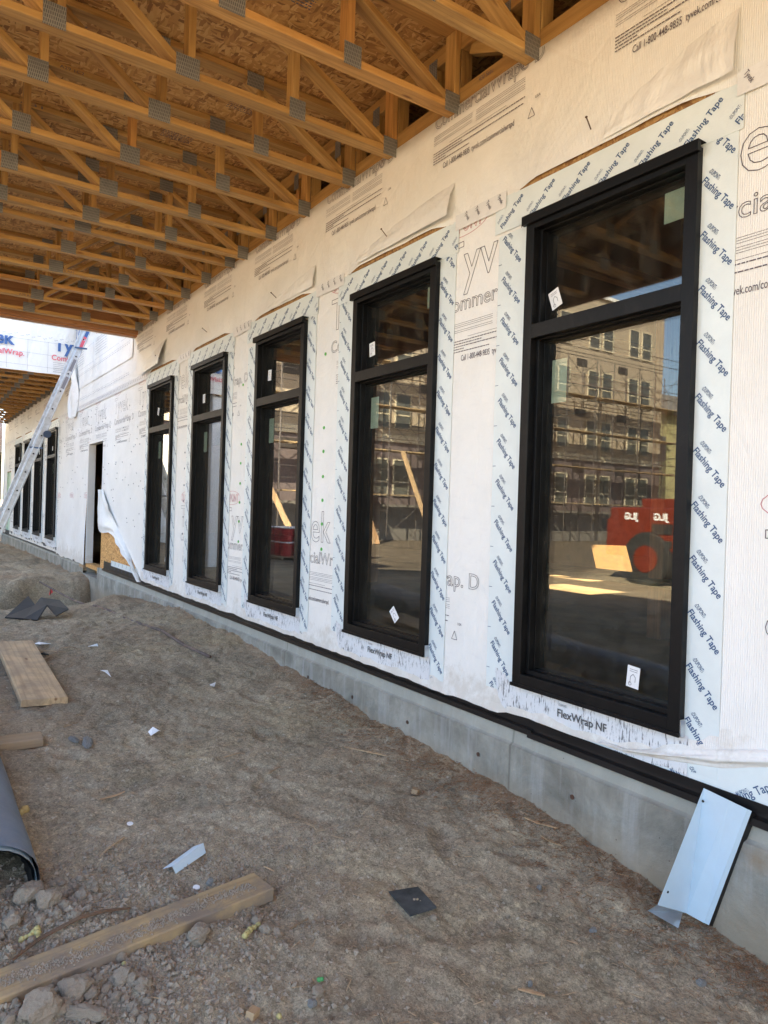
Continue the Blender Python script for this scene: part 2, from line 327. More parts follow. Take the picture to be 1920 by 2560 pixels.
# a lumber stick from p to q: long axis = local X, w across (toward side), h along up
def stick(name, p, q, w, h, m, parent, side=Vector((0, 1, 0)), ch=0.003):
    p, q = Vector(p), Vector(q); L = (q-p).length; X = (q-p).normalized(); Y = (side - side.dot(X)*X).normalized(); Z = X.cross(Y)
    mb = MB(); prof = []
    a, b = w/2, h/2
    prof = [(-a+ch, -b), (a-ch, -b), (a, -b+ch), (a, b-ch), (a-ch, b), (-a+ch, b), (-a, b-ch), (-a, -b+ch)]
    vs = [(x, y, z) for x in (0, L) for (y, z) in prof]
    mb.add(vs, [(i, (i+1) % 8, 8+(i+1) % 8, 8+i) for i in range(8)] + [tuple(range(8))[::-1], tuple(range(8, 16))])
    o = mb.build(name, m, parent)
    Mx = Matrix((( X.x, Y.x, Z.x, p.x), (X.y, Y.y, Z.y, p.y), (X.z, Y.z, Z.z, p.z), (0, 0, 0, 1)))
    o.matrix_basis = Mx; return o

# ---- lettering as flat meshes
_fc = {}
def glyphs(text, bold=0.0, shear=0.0):
    k = (text, bold, shear)
    if k in _fc: return _fc[k]
    cu = bpy.data.curves.new('t', 'FONT'); cu.body = text; cu.size = 1.0; cu.resolution_u = 3; cu.offset = bold; cu.shear = shear; cu.fill_mode = 'FRONT'
    o = bpy.data.objects.new('t', cu); COL.objects.link(o)
    dg = bpy.context.evaluated_depsgraph_get(); me = bpy.data.meshes.new_from_object(o.evaluated_get(dg))
    vs = [(v.co.x, v.co.y) for v in me.vertices]; fs = [tuple(p.vertices) for p in me.polygons]
    bpy.data.objects.remove(o); bpy.data.curves.remove(cu); bpy.data.meshes.remove(me)
    # normalise: cap height of font ~0.73 -> 1
    xm = min(v[0] for v in vs); XM = max(v[0] for v in vs)
    vs = [((x-xm)/(XM-xm), y/0.729) for x, y in vs]
    _fc[k] = (vs, fs, (XM-xm)/0.729); return _fc[k]
def outline(vs, fs, wd):
    cnt = {}
    for f in fs:
        for a, b in zip(f, f[1:]+f[:1]):
            kk = (min(a, b), max(a, b)); cnt[kk] = cnt.get(kk, 0)+1
    V = []; Fc = []
    for (a, b), c in cnt.items():
        if c != 1: continue
        p, q = np.array(vs[a]), np.array(vs[b]); d = q-p; L = np.hypot(*d)
        if L < 1e-7: continue
        d = d/L; nn = np.array((-d[1], d[0]))*wd/2; e = d*wd*0.3; k = len(V)
        V += [tuple(p-nn-e), tuple(q-nn+e), tuple(q+nn+e), tuple(p+nn-e)]; Fc.append((k, k+1, k+2, k+3))
    return V, Fc
class Flat:      # collects 2-D shapes in (u right, v up), to be mapped onto a plane
    def __init__(s): s.v = []; s.f = []
    def add(s, vs, fs): k = len(s.v); s.v += list(vs); s.f += [tuple(k+i for i in f) for f in fs]
    def text(s, t, u, v, h, width=None, ang=0.0, ol=0.0, bold=0.0):
        g, f, asp = glyphs(t, bold); W = width if width else asp*h
        pts = [(x*W, y*h) for x, y in g]
        if ol: pts, f = outline(pts, f, ol)
        c, sn = math.cos(ang), math.sin(ang)
        s.add([(u+x*c-y*sn, v+x*sn+y*c) for x, y in pts], f)
    def rect(s, u0, u1, v0, v1): s.add([(u0, v0), (u1, v0), (u1, v1), (u0, v1)], [(0, 1, 2, 3)])
    def line(s, pts, wd):
        for a, b in zip(pts, pts[1:]):
            a, b = np.array(a, float), np.array(b, float); d = (b-a)/np.hypot(*(b-a)); n2 = np.array((-d[1], d[0]))*wd/2
            s.add([tuple(a-n2), tuple(b-n2), tuple(b+n2), tuple(a+n2)], [(0, 1, 2, 3)])
    def fine(s, u0, u1, v, h, seed=0, gap=0.25):   # illegible fine print: a broken line
        rr = random.Random(seed); u = u0
        while u < u1:
            wl = rr.uniform(0.006, 0.026); s.rect(u, min(u+wl, u1), v, v+h); u += wl + h*0.7
    def clip(s, u0, u1, v0, v1):
        bm = bmesh.new(); bv = [bm.verts.new((x, y, 0)) for x, y in s.v]
        for f in s.f:
            try: bm.faces.new([bv[i] for i in f])
            except ValueError: pass
        for co, no in (((u0, 0, 0), (-1, 0, 0)), ((u1, 0, 0), (1, 0, 0)), ((0, v0, 0), (0, -1, 0)), ((0, v1, 0), (0, 1, 0))):
            bmesh.ops.bisect_plane(bm, geom=bm.verts[:]+bm.edges[:]+bm.faces[:], plane_co=co, plane_no=no, clear_outer=True)
        bm.verts.ensure_lookup_table(); bm.verts.index_update()
        s.v = [(v.co.x, v.co.y) for v in bm.verts]; s.f = [tuple(v.index for v in f.verts) for f in bm.faces]; bm.free(); return s
    def wall(s, name, m, parent, x):       # u = -y, v = z   (wall faces -x)
        me = bpy.data.meshes.new(name); me.from_pydata([(x, -u, v) for u, v in s.v], [], s.f); me.update(); return link(name, me, m, parent)
    def front(s, name, m, parent, y):      # plane facing -y: u = x, v = z
        me = bpy.data.meshes.new(name); me.from_pydata([(u, y, v) for u, v in s.v], [], s.f); me.update(); return link(name, me, m, parent)

# ------------------------------------------------------------------ ground
PY = [(-60, 0), (1.3, 0.0), (1.9, 0.05), (2.5, 0.10), (3.7, 0.17), (4.3, 0.20), (5.4, 0.26), (6.3, 0.31), (7.3, 0.30), (8.6, 0.24), (9.4, 0.2), (11.4, 0.18), (12.5, 0.2), (16, 0.2), (20, 0.16), (24, 0.1), (40, 0.0), (900, 0)]
PX_, PZ_ = [p[0] for p in PY], [p[1] for p in PY]
def sm(t): t = max(0.0, min(1.0, t)); return t*t*(3-2*t)
FEET = [(-1.0, 3.1, 1.2), (-0.72, 3.75, 1.5), (-1.25, 4.3, 1.1), (-0.9, 5.0, 1.6), (-0.55, 2.3, 0.9), (-0.62, 2.75, 2.0), (-1.6, 3.4, 0.3), (-0.35, 2.05, 2.3), (-1.15, 1.95, 2.6), (-0.75, 1.8, 0.2), (-1.5, 5.2, 1.3), (-0.5, 4.4, 1.9), (-1.0, 6.4, 1.2), (-1.75, 3.9, 2.2)]
def ground_h(x, y):
    z = float(np.interp(y, PX_, PZ_))
    if x < -3.5: z *= sm((x+9)/5.5)
    if x > 0.3: return z - 0.0
    z += 0.10*math.exp(min(0, x)/0.22)*sm((y-0.5)/2)*(0.6+0.4*noise.noise((0, y*0.9, 3)))*(1 if y < 9 else 0.3)
    if 8.8 < y < 12.5 and x > -2.6:      # the pit in front of the doorway
        a = sm((y-9.0-0.25*noise.noise((x*1.5, 2, 0)))/0.75)*sm((11.85-y+0.3*noise.noise((x*2, 5, 0)))/0.35)*sm((x+1.75)/0.6)
        z -= 0.55*a
    if 8.0 < y < 10 and x > -1.2: z += 0.10*math.exp(-((y-8.9)/0.35)**2-((x+0.35)/0.3)**2)
    if 11.5 < y < 14: z += 0.08*math.exp(-((y-12.3)/0.5)**2)
    r = math.hypot(x-CX, y)
    if r < 40:
        z += 0.035*noise.noise((x*0.7, y*0.7, 0)) + 0.022*noise.noise((x*2.1, y*2.1, 7)) + 0.014*abs(noise.noise((x*1.1+y*0.4, y*0.25, 61)))
        z += 0.020*noise.noise((x*5, y*5, 3)) + 0.012*noise.noise((x*13, y*13, 9))
        if y > 4: z += 0.018*abs(noise.noise((x*8, y*6, 21)))*sm((y-4)/3)
        if y > 8: z += 0.07*abs(noise.noise((x*2.6, y*2.2, 51)))*sm((y-8)/1.5)-0.01
        if r < 9: z += 0.0075*noise.noise((x*30, y*30, 5)) + 0.004*noise.noise((x*65, y*65, 11)) + 0.02*max(0, noise.noise((x*11, y*11, 31))-0.35) - 0.010*max(0, 0.12-abs(noise.noise((x*3.3, y*3.3, 41))))/0.12
        for (fx_, fy_, fa) in FEET:
            dx, dy = x-fx_, y-fy_
            if dx*dx+dy*dy < 0.06:
                u_ = dx*math.cos(fa)+dy*math.sin(fa); v_ = -dx*math.sin(fa)+dy*math.cos(fa); q_ = (u_/0.135)**2+(v_/(0.048+0.012*math.cos(u_*20)))**2
                z += -0.016*math.exp(-q_**2) + 0.007*math.exp(-((q_-1.5)/0.5)**2) + (0.003*math.sin(u_*150) if q_ < 0.8 else 0)
        # loose heap round the long lumber, lower left
        d = math.exp(-((x+2.25)/0.55)**2-((y-2.25)/0.4)**2); z += 0.03*d*(0.5+abs(noise.noise((x*20, y*20, 1))))
    return z
def steps(a, b, d): 
    n = max(1, int(round((b-a)/d))); return [a+(b-a)*i/n for i in range(n)]
xs = [-500, -250, -120, -70, -45, -30, -20, -14, -10, -7.5] + steps(-6, -2.9, 0.12) + steps(-2.9, 0.06, 0.017) + [0.06, 0.5, 3, 8, 15, 40, 120, 500]
ys = [-500, -200, -80, -40, -20, -10, -6] + steps(-4, 1.0, 0.15) + steps(1.0, 5, 0.017) + steps(5, 8, 0.025) + steps(8, 13, 0.04) + steps(13, 25, 0.15) + [25, 27, 30, 36, 48, 70, 120, 250, 500]
nx, ny = len(xs), len(ys)
V = [(x, y, ground_h(x, y)) for y in ys for x in xs]
Fc = [(j*nx+i, j*nx+i+1, (j+1)*nx+i+1, (j+1)*nx+i) for j in range(ny-1) for i in range(nx-1)]
me = bpy.data.meshes.new('ground'); me.from_pydata(V, [], Fc); me.polygons.foreach_set('use_smooth', [True]*len(Fc)); me.update()
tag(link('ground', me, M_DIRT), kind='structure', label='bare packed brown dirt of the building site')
def ray(px, py):
    return (FW + RT*((px-960)/FPX) - UP*((py-1280)/FPX)).normalized()
def at(px, py, lift=0.0):       # point of the ground seen at that pixel of the photograph
    d = ray(px, py); t = 0.6
    while t < 80:
        p = Vector((CX, 0, CZ)) + d*t
        if p.z < ground_h(p.x, p.y)+lift: break
        t += 0.01 if t > 5 else 0.004
    return Vector((p.x, p.y, ground_h(p.x, p.y)+lift))
def D(px, py, lift=0.0): return at(px*1920/1659, py*1920/1659, lift)

# ------------------------------------------------------------------ the wrapped building
B = thing('building', 'long single storey building under construction wrapped in white house wrap with tall black windows', 'building')
WINS = [(1.55+1.58*k, 0.885) for k in range(5)] + [(15.15+1.74*k, 1.06) for k in range(4)]
WZ0, WZ1 = 0.685, 2.905
OPEN = [(y, y+wd, WZ0, WZ1) for y, wd in WINS] + [(11.28, 12.32, 0.3, 2.45), (22.5, 23.45, 0.4, 2.25)]
def axis(cuts, a, b, st):
    c = sorted(set([a, b]+[v for v in cuts if a < v < b])); o = []
    for p, q in zip(c, c[1:]): o += steps(p, q, st)
    return o+[b]
def sheet(name, m, y0, y1, z0, z1, st, fn, opens=(), parent=B, smooth=True, th=0):
    Y = axis([v for o in opens for v in o[:2]], y0, y1, st); Z = axis([v for o in opens for v in o[2:]], z0, z1, st)
    vs = [fn(y, z) for z in Z for y in Y]; n = len(Y); fs = []
    for j in range(len(Z)-1):
        for i in range(n-1):
            yc, zc = (Y[i]+Y[i+1])/2, (Z[j]+Z[j+1])/2
            if any(a < yc < b and c < zc < d for a, b, c, d in opens): continue
            fs.append((j*n+i, (j+1)*n+i, (j+1)*n+i+1, j*n+i+1))
    me = bpy.data.meshes.new(name); me.from_pydata(vs, [], fs); me.update()
    if smooth: me.polygons.foreach_set('use_smooth', [True]*len(fs))
    o = link(name, me, m, parent)
    if th: md = o.modifiers.new('thickness', 'SOLIDIFY'); md.thickness = th; md.offset = -1
    return o
def wall_osb():       # sheathing: a slab with holes
    mb = MB(); ysl = axis([v for o in OPEN for v in o[:2]], -3.0, 24.3, 50); zsl = axis([v for o in OPEN for v in o[2:]], 0.46, 3.70, 50)
    for a, b in zip(ysl, ysl[1:]):
        for c, d in zip(zsl, zsl[1:]):
            yc, zc = (a+b)/2, (c+d)/2
            if any(p < yc < q and r < zc < s for p, q, r, s in OPEN): continue
            mb.box(0.010, 0.105, a, b, c, d)
    mb.box(0.010, 0.15, 9.62, 13.55, 3.70, 6.2); mb.box(0.0105, 0.15, 11.28, 12.32, 0.40, 0.46)
    return mb.build('sheathing', M_OSBW, B)
wall_osb()
NW = lambda *a: noise.noise(a)
TORN = (8.95, 11.30)        # where the lower wrap is peeled off
def low_edge(y):
    z = 0.508 + 0.014*NW(y*3.1, 1, 0) + 0.008*NW(y*11, 2, 0)
    if y > 4.2: z += 0.004
    if y < 2.5: z = 0.530 + max(0, 1.85-y)*0.24 + 0.010*NW(y*5, 3, 3)
    if 10.6 < y: z = 0.44 + 0.03*NW(y*2.7, 5, 0)
    if TORN[0] < y < TORN[1]: z = 0.50 + 1.10*((y-TORN[0])/(TORN[1]-TORN[0]))**0.9
    return z
def wrap_fn(y, z):
    e = low_edge(y); hi = 1.7 if TORN[0] < y < TORN[1] else 0.68
    t = max(0.0, min(1.0, (z-0.44)/(hi-0.44)))
    zz = e + (hi-e)*t if z < hi else z
    k = math.exp(-max(0, zz-e)/0.06)
    x = -0.001 - k*(0.010+0.014*abs(NW(y*6, 4, 4))) 
    if 12.3 < y < 14.9 and z < 1.6: x -= 0.05*(1.6-z)/1.2*(0.6+0.5*NW(y*1.7, z*1.3, 8))
    return (x, y, zz)
wr = sheet('house_wrap', M_WRAP, -3.0, 24.25, 0.44, 3.16, 0.06, wrap_fn, OPEN, smooth=False)
def flap_amt(y):
    s = 0.0
    for yw, wd in WINS:
        c = yw+wd/2+0.02; s = max(s, sm((wd/2+0.14-abs(y-c))/0.22))
    return s
def up_fn(y, z):
    f = flap_amt(y); k = sm((3.42-z)/0.34)
    x = -0.006 - 0.022*f*k*(0.75+0.5*NW(y*3.3, z*2, 1)) - 0.004*abs(NW(y*4, z*3, 6))*k
    zt = z
    if z > 3.68: zt = 3.735 + 0.012*NW(y*1.3, 0, 2) if y < 9.6 or y > 13.5 else z
    if z < 3.11: zt = z + 0.022*f + 0.005*NW(y*7, 1, 1)
    return (x, y, zt)
sheet('upper_house_wrap', M_WRAP, -3.0, 24.25, 3.085, 3.735, 0.045, up_fn)
def gap_fn(y, z):
    return (-0.012-0.02*abs(NW(y*2.2, z*2.2, 5))-0.006*abs(NW(y*7, z*5, 1)), y, z)
sheet('gable_house_wrap', make_wrap('bright_wrap', False, 0.8), 9.66, 13.50, 3.42, 6.2, 0.07, gap_fn)
# OSB seen in the slits over the window heads
mb = MB()
M_RB = make_osb('red_brown_strand_board', 1.6, 0.62)
for yw, wd in WINS: MB().box(-0.010, -0.0055, yw-0.04, yw+wd+0.08, 3.09, 3.116).build('exposed_sheathing_strip', M_RB, B)
# concrete stem wall with its ledge
mb = MB()
for a, b in ((-3.0, 11.28), (12.32, 24.3)):
    Y = steps(a, b, 0.12)+[b]; n = len(Y)
    prof = lambda y: [(0.03, 0.475), (-0.004, 0.474), (-0.006, 0.445), (-0.012+0.003*NW(y*5, 0, 0), 0.392+0.008*NW(y*6, 2, 0)), (-0.030, 0.380+0.008*NW(y*6, 2, 0)), (-0.032, 0.2), (-0.034, -0.7)]
    vs = [(x, y, z) for y in Y for x, z in prof(y)]; k = 7
    mb.add(vs, [(i*k+j, i*k+j+1, (i+1)*k+j+1, (i+1)*k+j) for i in range(n-1) for j in range(k-1)])
mb.box(-0.033, 0.14, 11.28, 12.32, -0.7, 0.30); mb.box(-0.02, 0.13, 11.282, 11.35, 0.30, 0.47)
mb.box(0.031, 0.16, -3.0, 11.279, -0.7, 0.4595); mb.box(0.031, 0.16, 12.321, 24.3, -0.7, 0.4595)
mb.build('concrete_foundation', M_CONC, B)
mb = MB()
for k_i in range(18):
    yy_ = -1.0+0.61*k_i+0.03*NW(k_i, 0, 0)
    mb.tube((-0.0325, yy_, 0.27), (-0.036, yy_, 0.27), 0.011, 10)
mb.build('form_tie_stubs', M_NAIL, B)
mb = MB()      # sill plate end beside the doorway
mb.box(-0.03, 0.13, 12.33, 12.62, 0.335, 0.43); mb.build('sill_block', M_PLANK, B)
# base flashing, two lengths with a lap at y = 2.33
def flashing(y0, y1, z0, zt, dx):
    mb = MB(); pr = [(-0.003-dx, zt), (-0.006-dx, z0+0.035), (-0.014-dx, z0+0.03), (-0.028-dx, z0+0.028), (-0.030-dx, z0+0.004), (-0.024-dx, z0), (0.02, z0+0.002)]
    Y = steps(y0, y1, 0.5)+[y1]; k = len(pr)
    mb.add([(x, y, z) for y in Y for x, z in pr], [(i*k+j, i*k+j+1, (i+1)*k+j+1, (i+1)*k+j) for i in range(len(Y)-1) for j in range(k-1)])
    o = mb.build('base_flashing', M_TRIM, B); return o
flashing(-3.0, 2.33, 0.448, 0.512, 0.004); flashing(2.31, 11.0, 0.458, 0.60, 0.0); flashing(12.6, 24.2, 0.43, 0.56, 0.0)
MB().box(-0.013, -0.009, -3.0, 2.335, 0.497, 0.527).build('flashing_cleat', M_TRIM, B)

# peeled corner of the wrap by the door
def peel():
    mb = MB(); A = Vector((-0.04, 11.12, 1.66)); Cc = Vector((-0.02, 8.98, 0.50)); n, k = 36, 9; vs = []
    for i in range(n+1):
        t = i/n; p = A.lerp(Cc, t); wdt = (0.38*math.exp(-((t-0.20)/0.15)**2) + 0.05 + 0.02*NW(t*9, 1, 0))*sm(t/0.06+0.1)*sm((1-t)/0.04+0.2)
        sag = -0.13*math.sin(math.pi*min(1, t*1.15))*(0.55+0.45*(1-t))
        for j in range(k+1):
            s = j/k; f = math.sin(s*math.pi*3+t*7)*0.025 + 0.02*NW(t*14, s*3, 2)
            vs.append((-0.02-0.05*s*(1-0.4*t)-f, p.y + 0.08*s*math.sin(t*5)+0.48*s*math.exp(-((t-0.20)/0.12)**2), p.z + sag*s - wdt*s*(0.8-0.6*t) + 0.01*NW(t*20, s*5, 4)))
    mb.add(vs, [(i*(k+1)+j, i*(k+1)+j+1, (i+1)*(k+1)+j+1, (i+1)*(k+1)+j) for i in range(n) for j in range(k)])
    mb.build('peeled_wrap', M_WRAP2, B, smooth=True)
peel()
# sill wrap strip with printing under the peeled corner
def strip_low(y0, y1, z0, z1, x, rep, ang=0.7, h=0.026):
    o = MB().box(x, x+0.0012, y0, y1, z0, z1).build('flashing_tape', M_TAPE, B)
    fl = Flat(); u = -y1
    while u < -y0:
        fl.text('Flashing Tape', u, z0-0.04, h, 0.20, ang, bold=0.008); fl.text('‹DUPONT›', u+0.03, z0+0.005, h*0.5, 0.055, ang, bold=0.0); u += rep
    fl.clip(-y1+0.002, -y0-0.002, z0+0.002, z1-0.002); fl.wall('lettering', M_NAVY, o, x-0.0012)
strip_low(9.05, 10.55, 0.50, 0.64, -0.004, 0.2, 1.2)
strip_low(0.9, 2.15, 0.515, 0.66, -0.0045, 0.26, 0.62, 0.03)
# gathered hem of the wrap at the near end
def hem():
    mb = MB(); n, k = 60, 10; vs = []
    for i in range(n+1):
        t = i/n; y = 0.6 + 1.32*t; zt = 0.545+max(0, 1.8-y)*0.29 + 0.008
        hgt = 0.012+0.065*sm((1.9-y)/0.75)
        for j in range(k+1):
            s = j/k; a = s*math.pi*1.15
            x = -0.008-0.030*math.sin(a)*(0.7+0.5*NW(y*3, s*2, 1))-0.006*math.sin(s*14+y*5)
            vs.append((x, y, zt - hgt*s + 0.010*NW(y*6, s*3, 5)+0.012*math.sin(y*7)*s))
    mb.add(vs, [(i*(k+1)+j, i*(k+1)+j+1, (i+1)*(k+1)+j+1, (i+1)*(k+1)+j) for i in range(n) for j in range(k)])
    mb.build('wrap_hem', M_WRAP2, B, smooth=True)
hem()
# printing on the wraps
prt, prg, prr = Flat(), Flat(), Flat()
def oval(F_, u, v, a, b, wd): F_.line([(u+a*math.cos(t*math.pi/12), v+b*math.sin(t*math.pi/12)) for t in range(25)], wd)
def block(F1, F2, u, z, n, seed=0):            # fine print + phone line; u,z of the phone line start
    for k in range(3): F2.fine(u-0.09, u+0.24, z+0.205-0.010*k, 0.0022, seed+k, 0)
    for k in range(2): F2.fine(u-0.09, u+0.24, z+0.168-0.010*k, 0.0022, seed+9+k)
    for k in range(3): F2.fine(u+0.27, u+0.63, z+0.205-0.010*k, 0.0022, seed+k+3)
    for k in range(3): F2.fine(u+0.27, u+0.63, z+0.170-0.010*k, 0.0022, seed+k+6)
    F2.fine(u+0.05, u+0.5, z+0.125, 0.0022, seed+22)
    for k, (a, b) in enumerate(((-.09, .63), (-.09, .16), (-.09, .62), (-.09, .02), (-.09, .22))): F1.fine(u+a, u+b, z+0.108-0.0145*k, 0.0048, seed+30+k)
    F1.text('Call 1-800-448-9835  tyvek.com/commercialwrapd', u, z, 0.033, 0.56, bold=0.004)
    F1.text('USA', u+0.70, z+0.07, 0.014); F1.line([(u+0.655, z-0.01), (u+0.70, z-0.01), (u+0.678, z+0.035), (u+0.655, z-0.01)], 0.003)
for k in range(-2, 17):
    y = 3.13+1.25*k
    if y > 24 or 9.6 < y < 13.7: continue
    block(prt, prg, -y, 3.43, k, k*50)
    prt.text('CommercialWrap® D', -y-0.08, 3.675, 0.085, 0.83, ol=0.0026)
prt.clip(-24.2, 3, 3.3, 3.727); prg.clip(-24.2, 3, 3.3, 3.727)
prt.wall('lettering', M_INK, wr, -0.0115); prg.wall('fine_print', M_INKG, wr, -0.0115)
prt, prg, prr = Flat(), Flat(), Flat()
def logo_row(y, z, seed, red=True):
    prt.text('Tyvek', -y, z, 0.235, 0.74, ol=0.0034)
    prt.text('CommercialWrap. D', -y+0.01, z-0.155, 0.085, 1.03, ol=0.0028)
    prr.text('DUPONT', -y+0.02, z+0.275, 0.075, 0.30, ol=0.003); oval(prr, -y+0.17, z+0.31, 0.19, 0.062, 0.003)
    block(prt, prg, -y+0.18, z-0.43, 0, seed)
for k in range(-3, 17):
    y = 4.36+1.25*k
    if y < 24.2: logo_row(y, 2.745, k*77)
    y = 5.02+1.25*k
    if y < 24.2 and not (8.9 < y < 12.4): logo_row(y, 1.25, k*91+5)
for F_, nm, mt in ((prt, 'lettering', M_INK), (prg, 'fine_print', M_INKG), (prr, 'red_lettering', M_RED)):
    F_.clip(-24.2, 3, 0.75, 3.085)
    # drop what would float over an opening
    keep = []
    for f in F_.f:
        cu_ = -sum(F_.v[i][0] for i in f)/len(f); cv_ = sum(F_.v[i][1] for i in f)/len(f)
        if not any(a-0.0 < cu_ < b+0.0 and c < cv_ < d for a, b, c, d in OPEN) and not (cu_ > TORN[0] and cu_ < TORN[1] and cv_ < low_edge(cu_)+0.1): keep.append(f)
    F_.f = keep; F_.wall(nm, mt, wr, -0.0030)
# cap nails and green paint dots
mb = MB(); mg = MB()
for k in range(150):
    y = U(9.0, 15.0); z = U(0.7, 3.0)
    if any(a-.05 < y < b+.05 and c < z < d for a, b, c, d in OPEN) or (y < 11.4 and z < low_edge(y)+.2): continue
    mb.tube((-0.001, y, z), (-0.006, y, z), 0.008, 6)
for z in (2.07, 1.9, 1.72, 1.55, 1.38, 1.2, 2.6): mg.tube((-0.001, 4.40+0.02*(z-1), z), (-0.006, 4.40+0.02*(z-1), z), 0.012, 8); mg.tube((-0.001, 5.92, z-.03), (-0.006, 5.92, z-.03), 0.012, 8); mb.tube((-0.001, 7.45, z-.03), (-0.006, 7.45, z-.03), 0.010, 6)
mb.build('cap_nail_heads', M_INKG, wr); mg.build('green_cap_nails', M_GREEN, wr)

# seam tape along the lower edge of the upper wrap, with its small printing
mb = MB(); fl = Flat(); yy = -1.0
edges = [-3.0] + [v for (yw, wd) in WINS for v in (yw-0.13, yw+wd+0.17)] + [24.2]
for a, b in zip(edges[::2], edges[1::2]):
    Y = steps(a, b, 0.05)+[b]
    vs = []
    for y in Y: vs += [(-0.0125-0.003*abs(NW(y*9, 0, 0)), y, 3.035+0.006*NW(y*5, 0, 1)), (-0.0135-0.004*abs(NW(y*8, 3, 0)), y, 3.12+0.008*NW(y*6, 3, 1))]
    mb = MB(); mb.add(vs, [(2*i, 2*i+1, 2*i+3, 2*i+2) for i in range(len(Y)-1)]); so_ = mb.build('seam_tape', M_SEAM, B)
    y = a+0.05; fl = Flat()
    while y < b-0.03: fl.text('Tyvek', -y-0.01, 3.105, 0.020, 0.055, -1.05, bold=0.01); y += 0.085
    if fl.v: fl.wall('lettering', M_INK, so_, -0.0185)
mb = MB(); fl = Flat()
for z in (3.20, 3.62):
    for i in range(40):
        y = 9.8+i*0.093; fl.text('Tyvek', -y, z+0.012, 0.016, 0.06, 0.3); fl.rect(-y, -y+0.05, z-0.002, z+0.004)
fl.wall('gable_seam_print', M_INKG, B, -0.036)

# ---- windows, their tapes
def make_window():
    W = 0.885; mb = MB(); fo = 0.052; xf = -0.038
    def ring(a0, a1, c0, c1, t, x0, x1): 
        mb.box(x0, x1, a0, a0+t, c0, c1); mb.box(x0, x1, a1-t, a1, c0, c1); mb.box(x0, x1, a0+t, a1-t, c0, c0+t); mb.box(x0, x1, a0+t, a1-t, c1-t, c1)
    ring(0, W, WZ0, WZ1, fo, xf, 0.10)
    mb.box(xf+0.001, 0.10, fo, W-fo, 2.332, 2.398)
    for (c0, c1) in ((WZ0+fo, 2.332), (2.398, WZ1-fo)):
        for (t1, t2, e0, e1) in ((0.018, 0.007, 0.0, 0.099), (0.006, 0.006, 0.034, 0.098)):
            k2 = 0 if e0 == 0.0 else 1; sA = fo+0.018*k2; hA = 0.007*k2
            mb.box(e0, e1, sA, sA+t1, c0+hA, c1-hA); mb.box(e0, e1, W-sA-t1, W-sA, c0+hA, c1-hA)
            mb.box(e0, e1, sA+t1, W-sA-t1, c0+hA, c0+hA+t2+(0.012 if c0 < 1 else 0)); mb.box(e0, e1, sA+t1, W-sA-t1, c1-hA-t2, c1-hA)
    mb.box(xf-0.022, xf-0.0005, -0.012, W+0.012, WZ1-0.028, WZ1+0.012); mb.box(xf-0.021, 0.0, -0.013, W+0.013, WZ1+0.0125, WZ1+0.016)   # head drip cap
    mb.box(xf-0.010, xf-0.0005, -0.004, W+0.004, WZ0-0.010, WZ0+0.006)
    o = mb.build('window', M_BLACK, B, bevel=0.0015)
    MB().box(0.050, 0.068, 0.07, W-0.07, WZ0+0.06, 2.325).build('lower_pane', M_GLASS, o)
    MB().box(0.050, 0.068, 0.07, W-0.07, 2.402, WZ1-0.06).build('upper_pane', M_GLASS, o)
    # small sill bracket
    MB().box(xf+0.004, -0.002, -0.005, -0.0005, WZ0-0.012, WZ0+0.055).build('corner_bracket', M_ALU, o)
    st = MB().box(0.0465, 0.0478, -0.03, 0.03, -0.045, 0.045).build('sticker', M_WHITE, o, loc=(0, 0.27, 0.835)); st.rotation_euler = (0.08, 0, 0)
    def sticker_art(p):
        f = Flat(); f.line([(-.012, -.03), (-.012, .0), (0.0, .012), (.012, 0), (.012, -.02)], 0.0022); f.fine(-.018, .02, .022, .002, 4); f.fine(-.018, .02, .030, .002, 5)
        oval(f, -0.012, -0.03, .007, .007, .002); me2 = bpy.data.meshes.new('x'); me2.from_pydata([(0.0458, -u, v) for u, v in f.v], [], f.f); link('lettering', me2, M_INK, p)
    sticker_art(st)
    s2 = MB().box(0.0465, 0.0478, -0.032, 0.032, -0.045, 0.045).build('sticker', M_WHITE, o, loc=(0, 0.765, 2.52)); s2.rotation_euler = (-0.35, 0, 0); sticker_art(s2)
    g = MB().box(0.0695, 0.0705, 0.085, 0.21, 2.70, 2.825).build('pale_green_note', M_PALEG, o); g = MB().box(0.0695, 0.0705, 0.70, 0.79, 2.03, 2.235).build('pale_green_note', M_PALEG, o)
    return o
win0 = make_window()
def tape_side(h, left):
    wdt = 0.142 if not left else 0.215
    o = MB().box(-0.0058, -0.0042, 0, wdt, 0, h).build('flashing_tape', M_TAPE, B)
    fl = Flat(); v = h+0.2; ang = math.radians(-49.5)
    while v > -0.1:
        fl.text('Flashing Tape', -wdt+0.002 if not left else -wdt+0.024, v-0.02, 0.0275, 0.184 if not left else 0.19, ang, bold=0.017)
        fl.text('‹DUPONT›', -wdt+0.03+(0.02 if left else 0), v+0.010, 0.018, 0.058, ang, bold=0.01); v -= 0.2035
        if left: fl.rect(-wdt, -wdt+0.024, v+0.06, v+0.0625)
    fl.clip(-wdt+0.001, -0.001, 0.002, h-0.002); fl.wall('lettering', M_NAVY, o, -0.0072); return o, wdt
def tape_top(L):
    o = MB().box(-0.0078, -0.0064, 0, L, 0, 0.178).build('flashing_tape', M_TAPE, B)
    fl = Flat(); u = -L-0.15; ang = math.radians(41)
    while u < 0.1:
        fl.text('Flashing Tape', u, 0.018, 0.028, 0.186, ang, bold=0.017); fl.text('‹DUPONT›', u-0.032, 0.050, 0.015, 0.052, ang, bold=0.002); u += 0.2035
    fl.clip(-L+0.001, -0.001, 0.002, 0.176); fl.wall('lettering', M_NAVY, o, -0.0092); return o
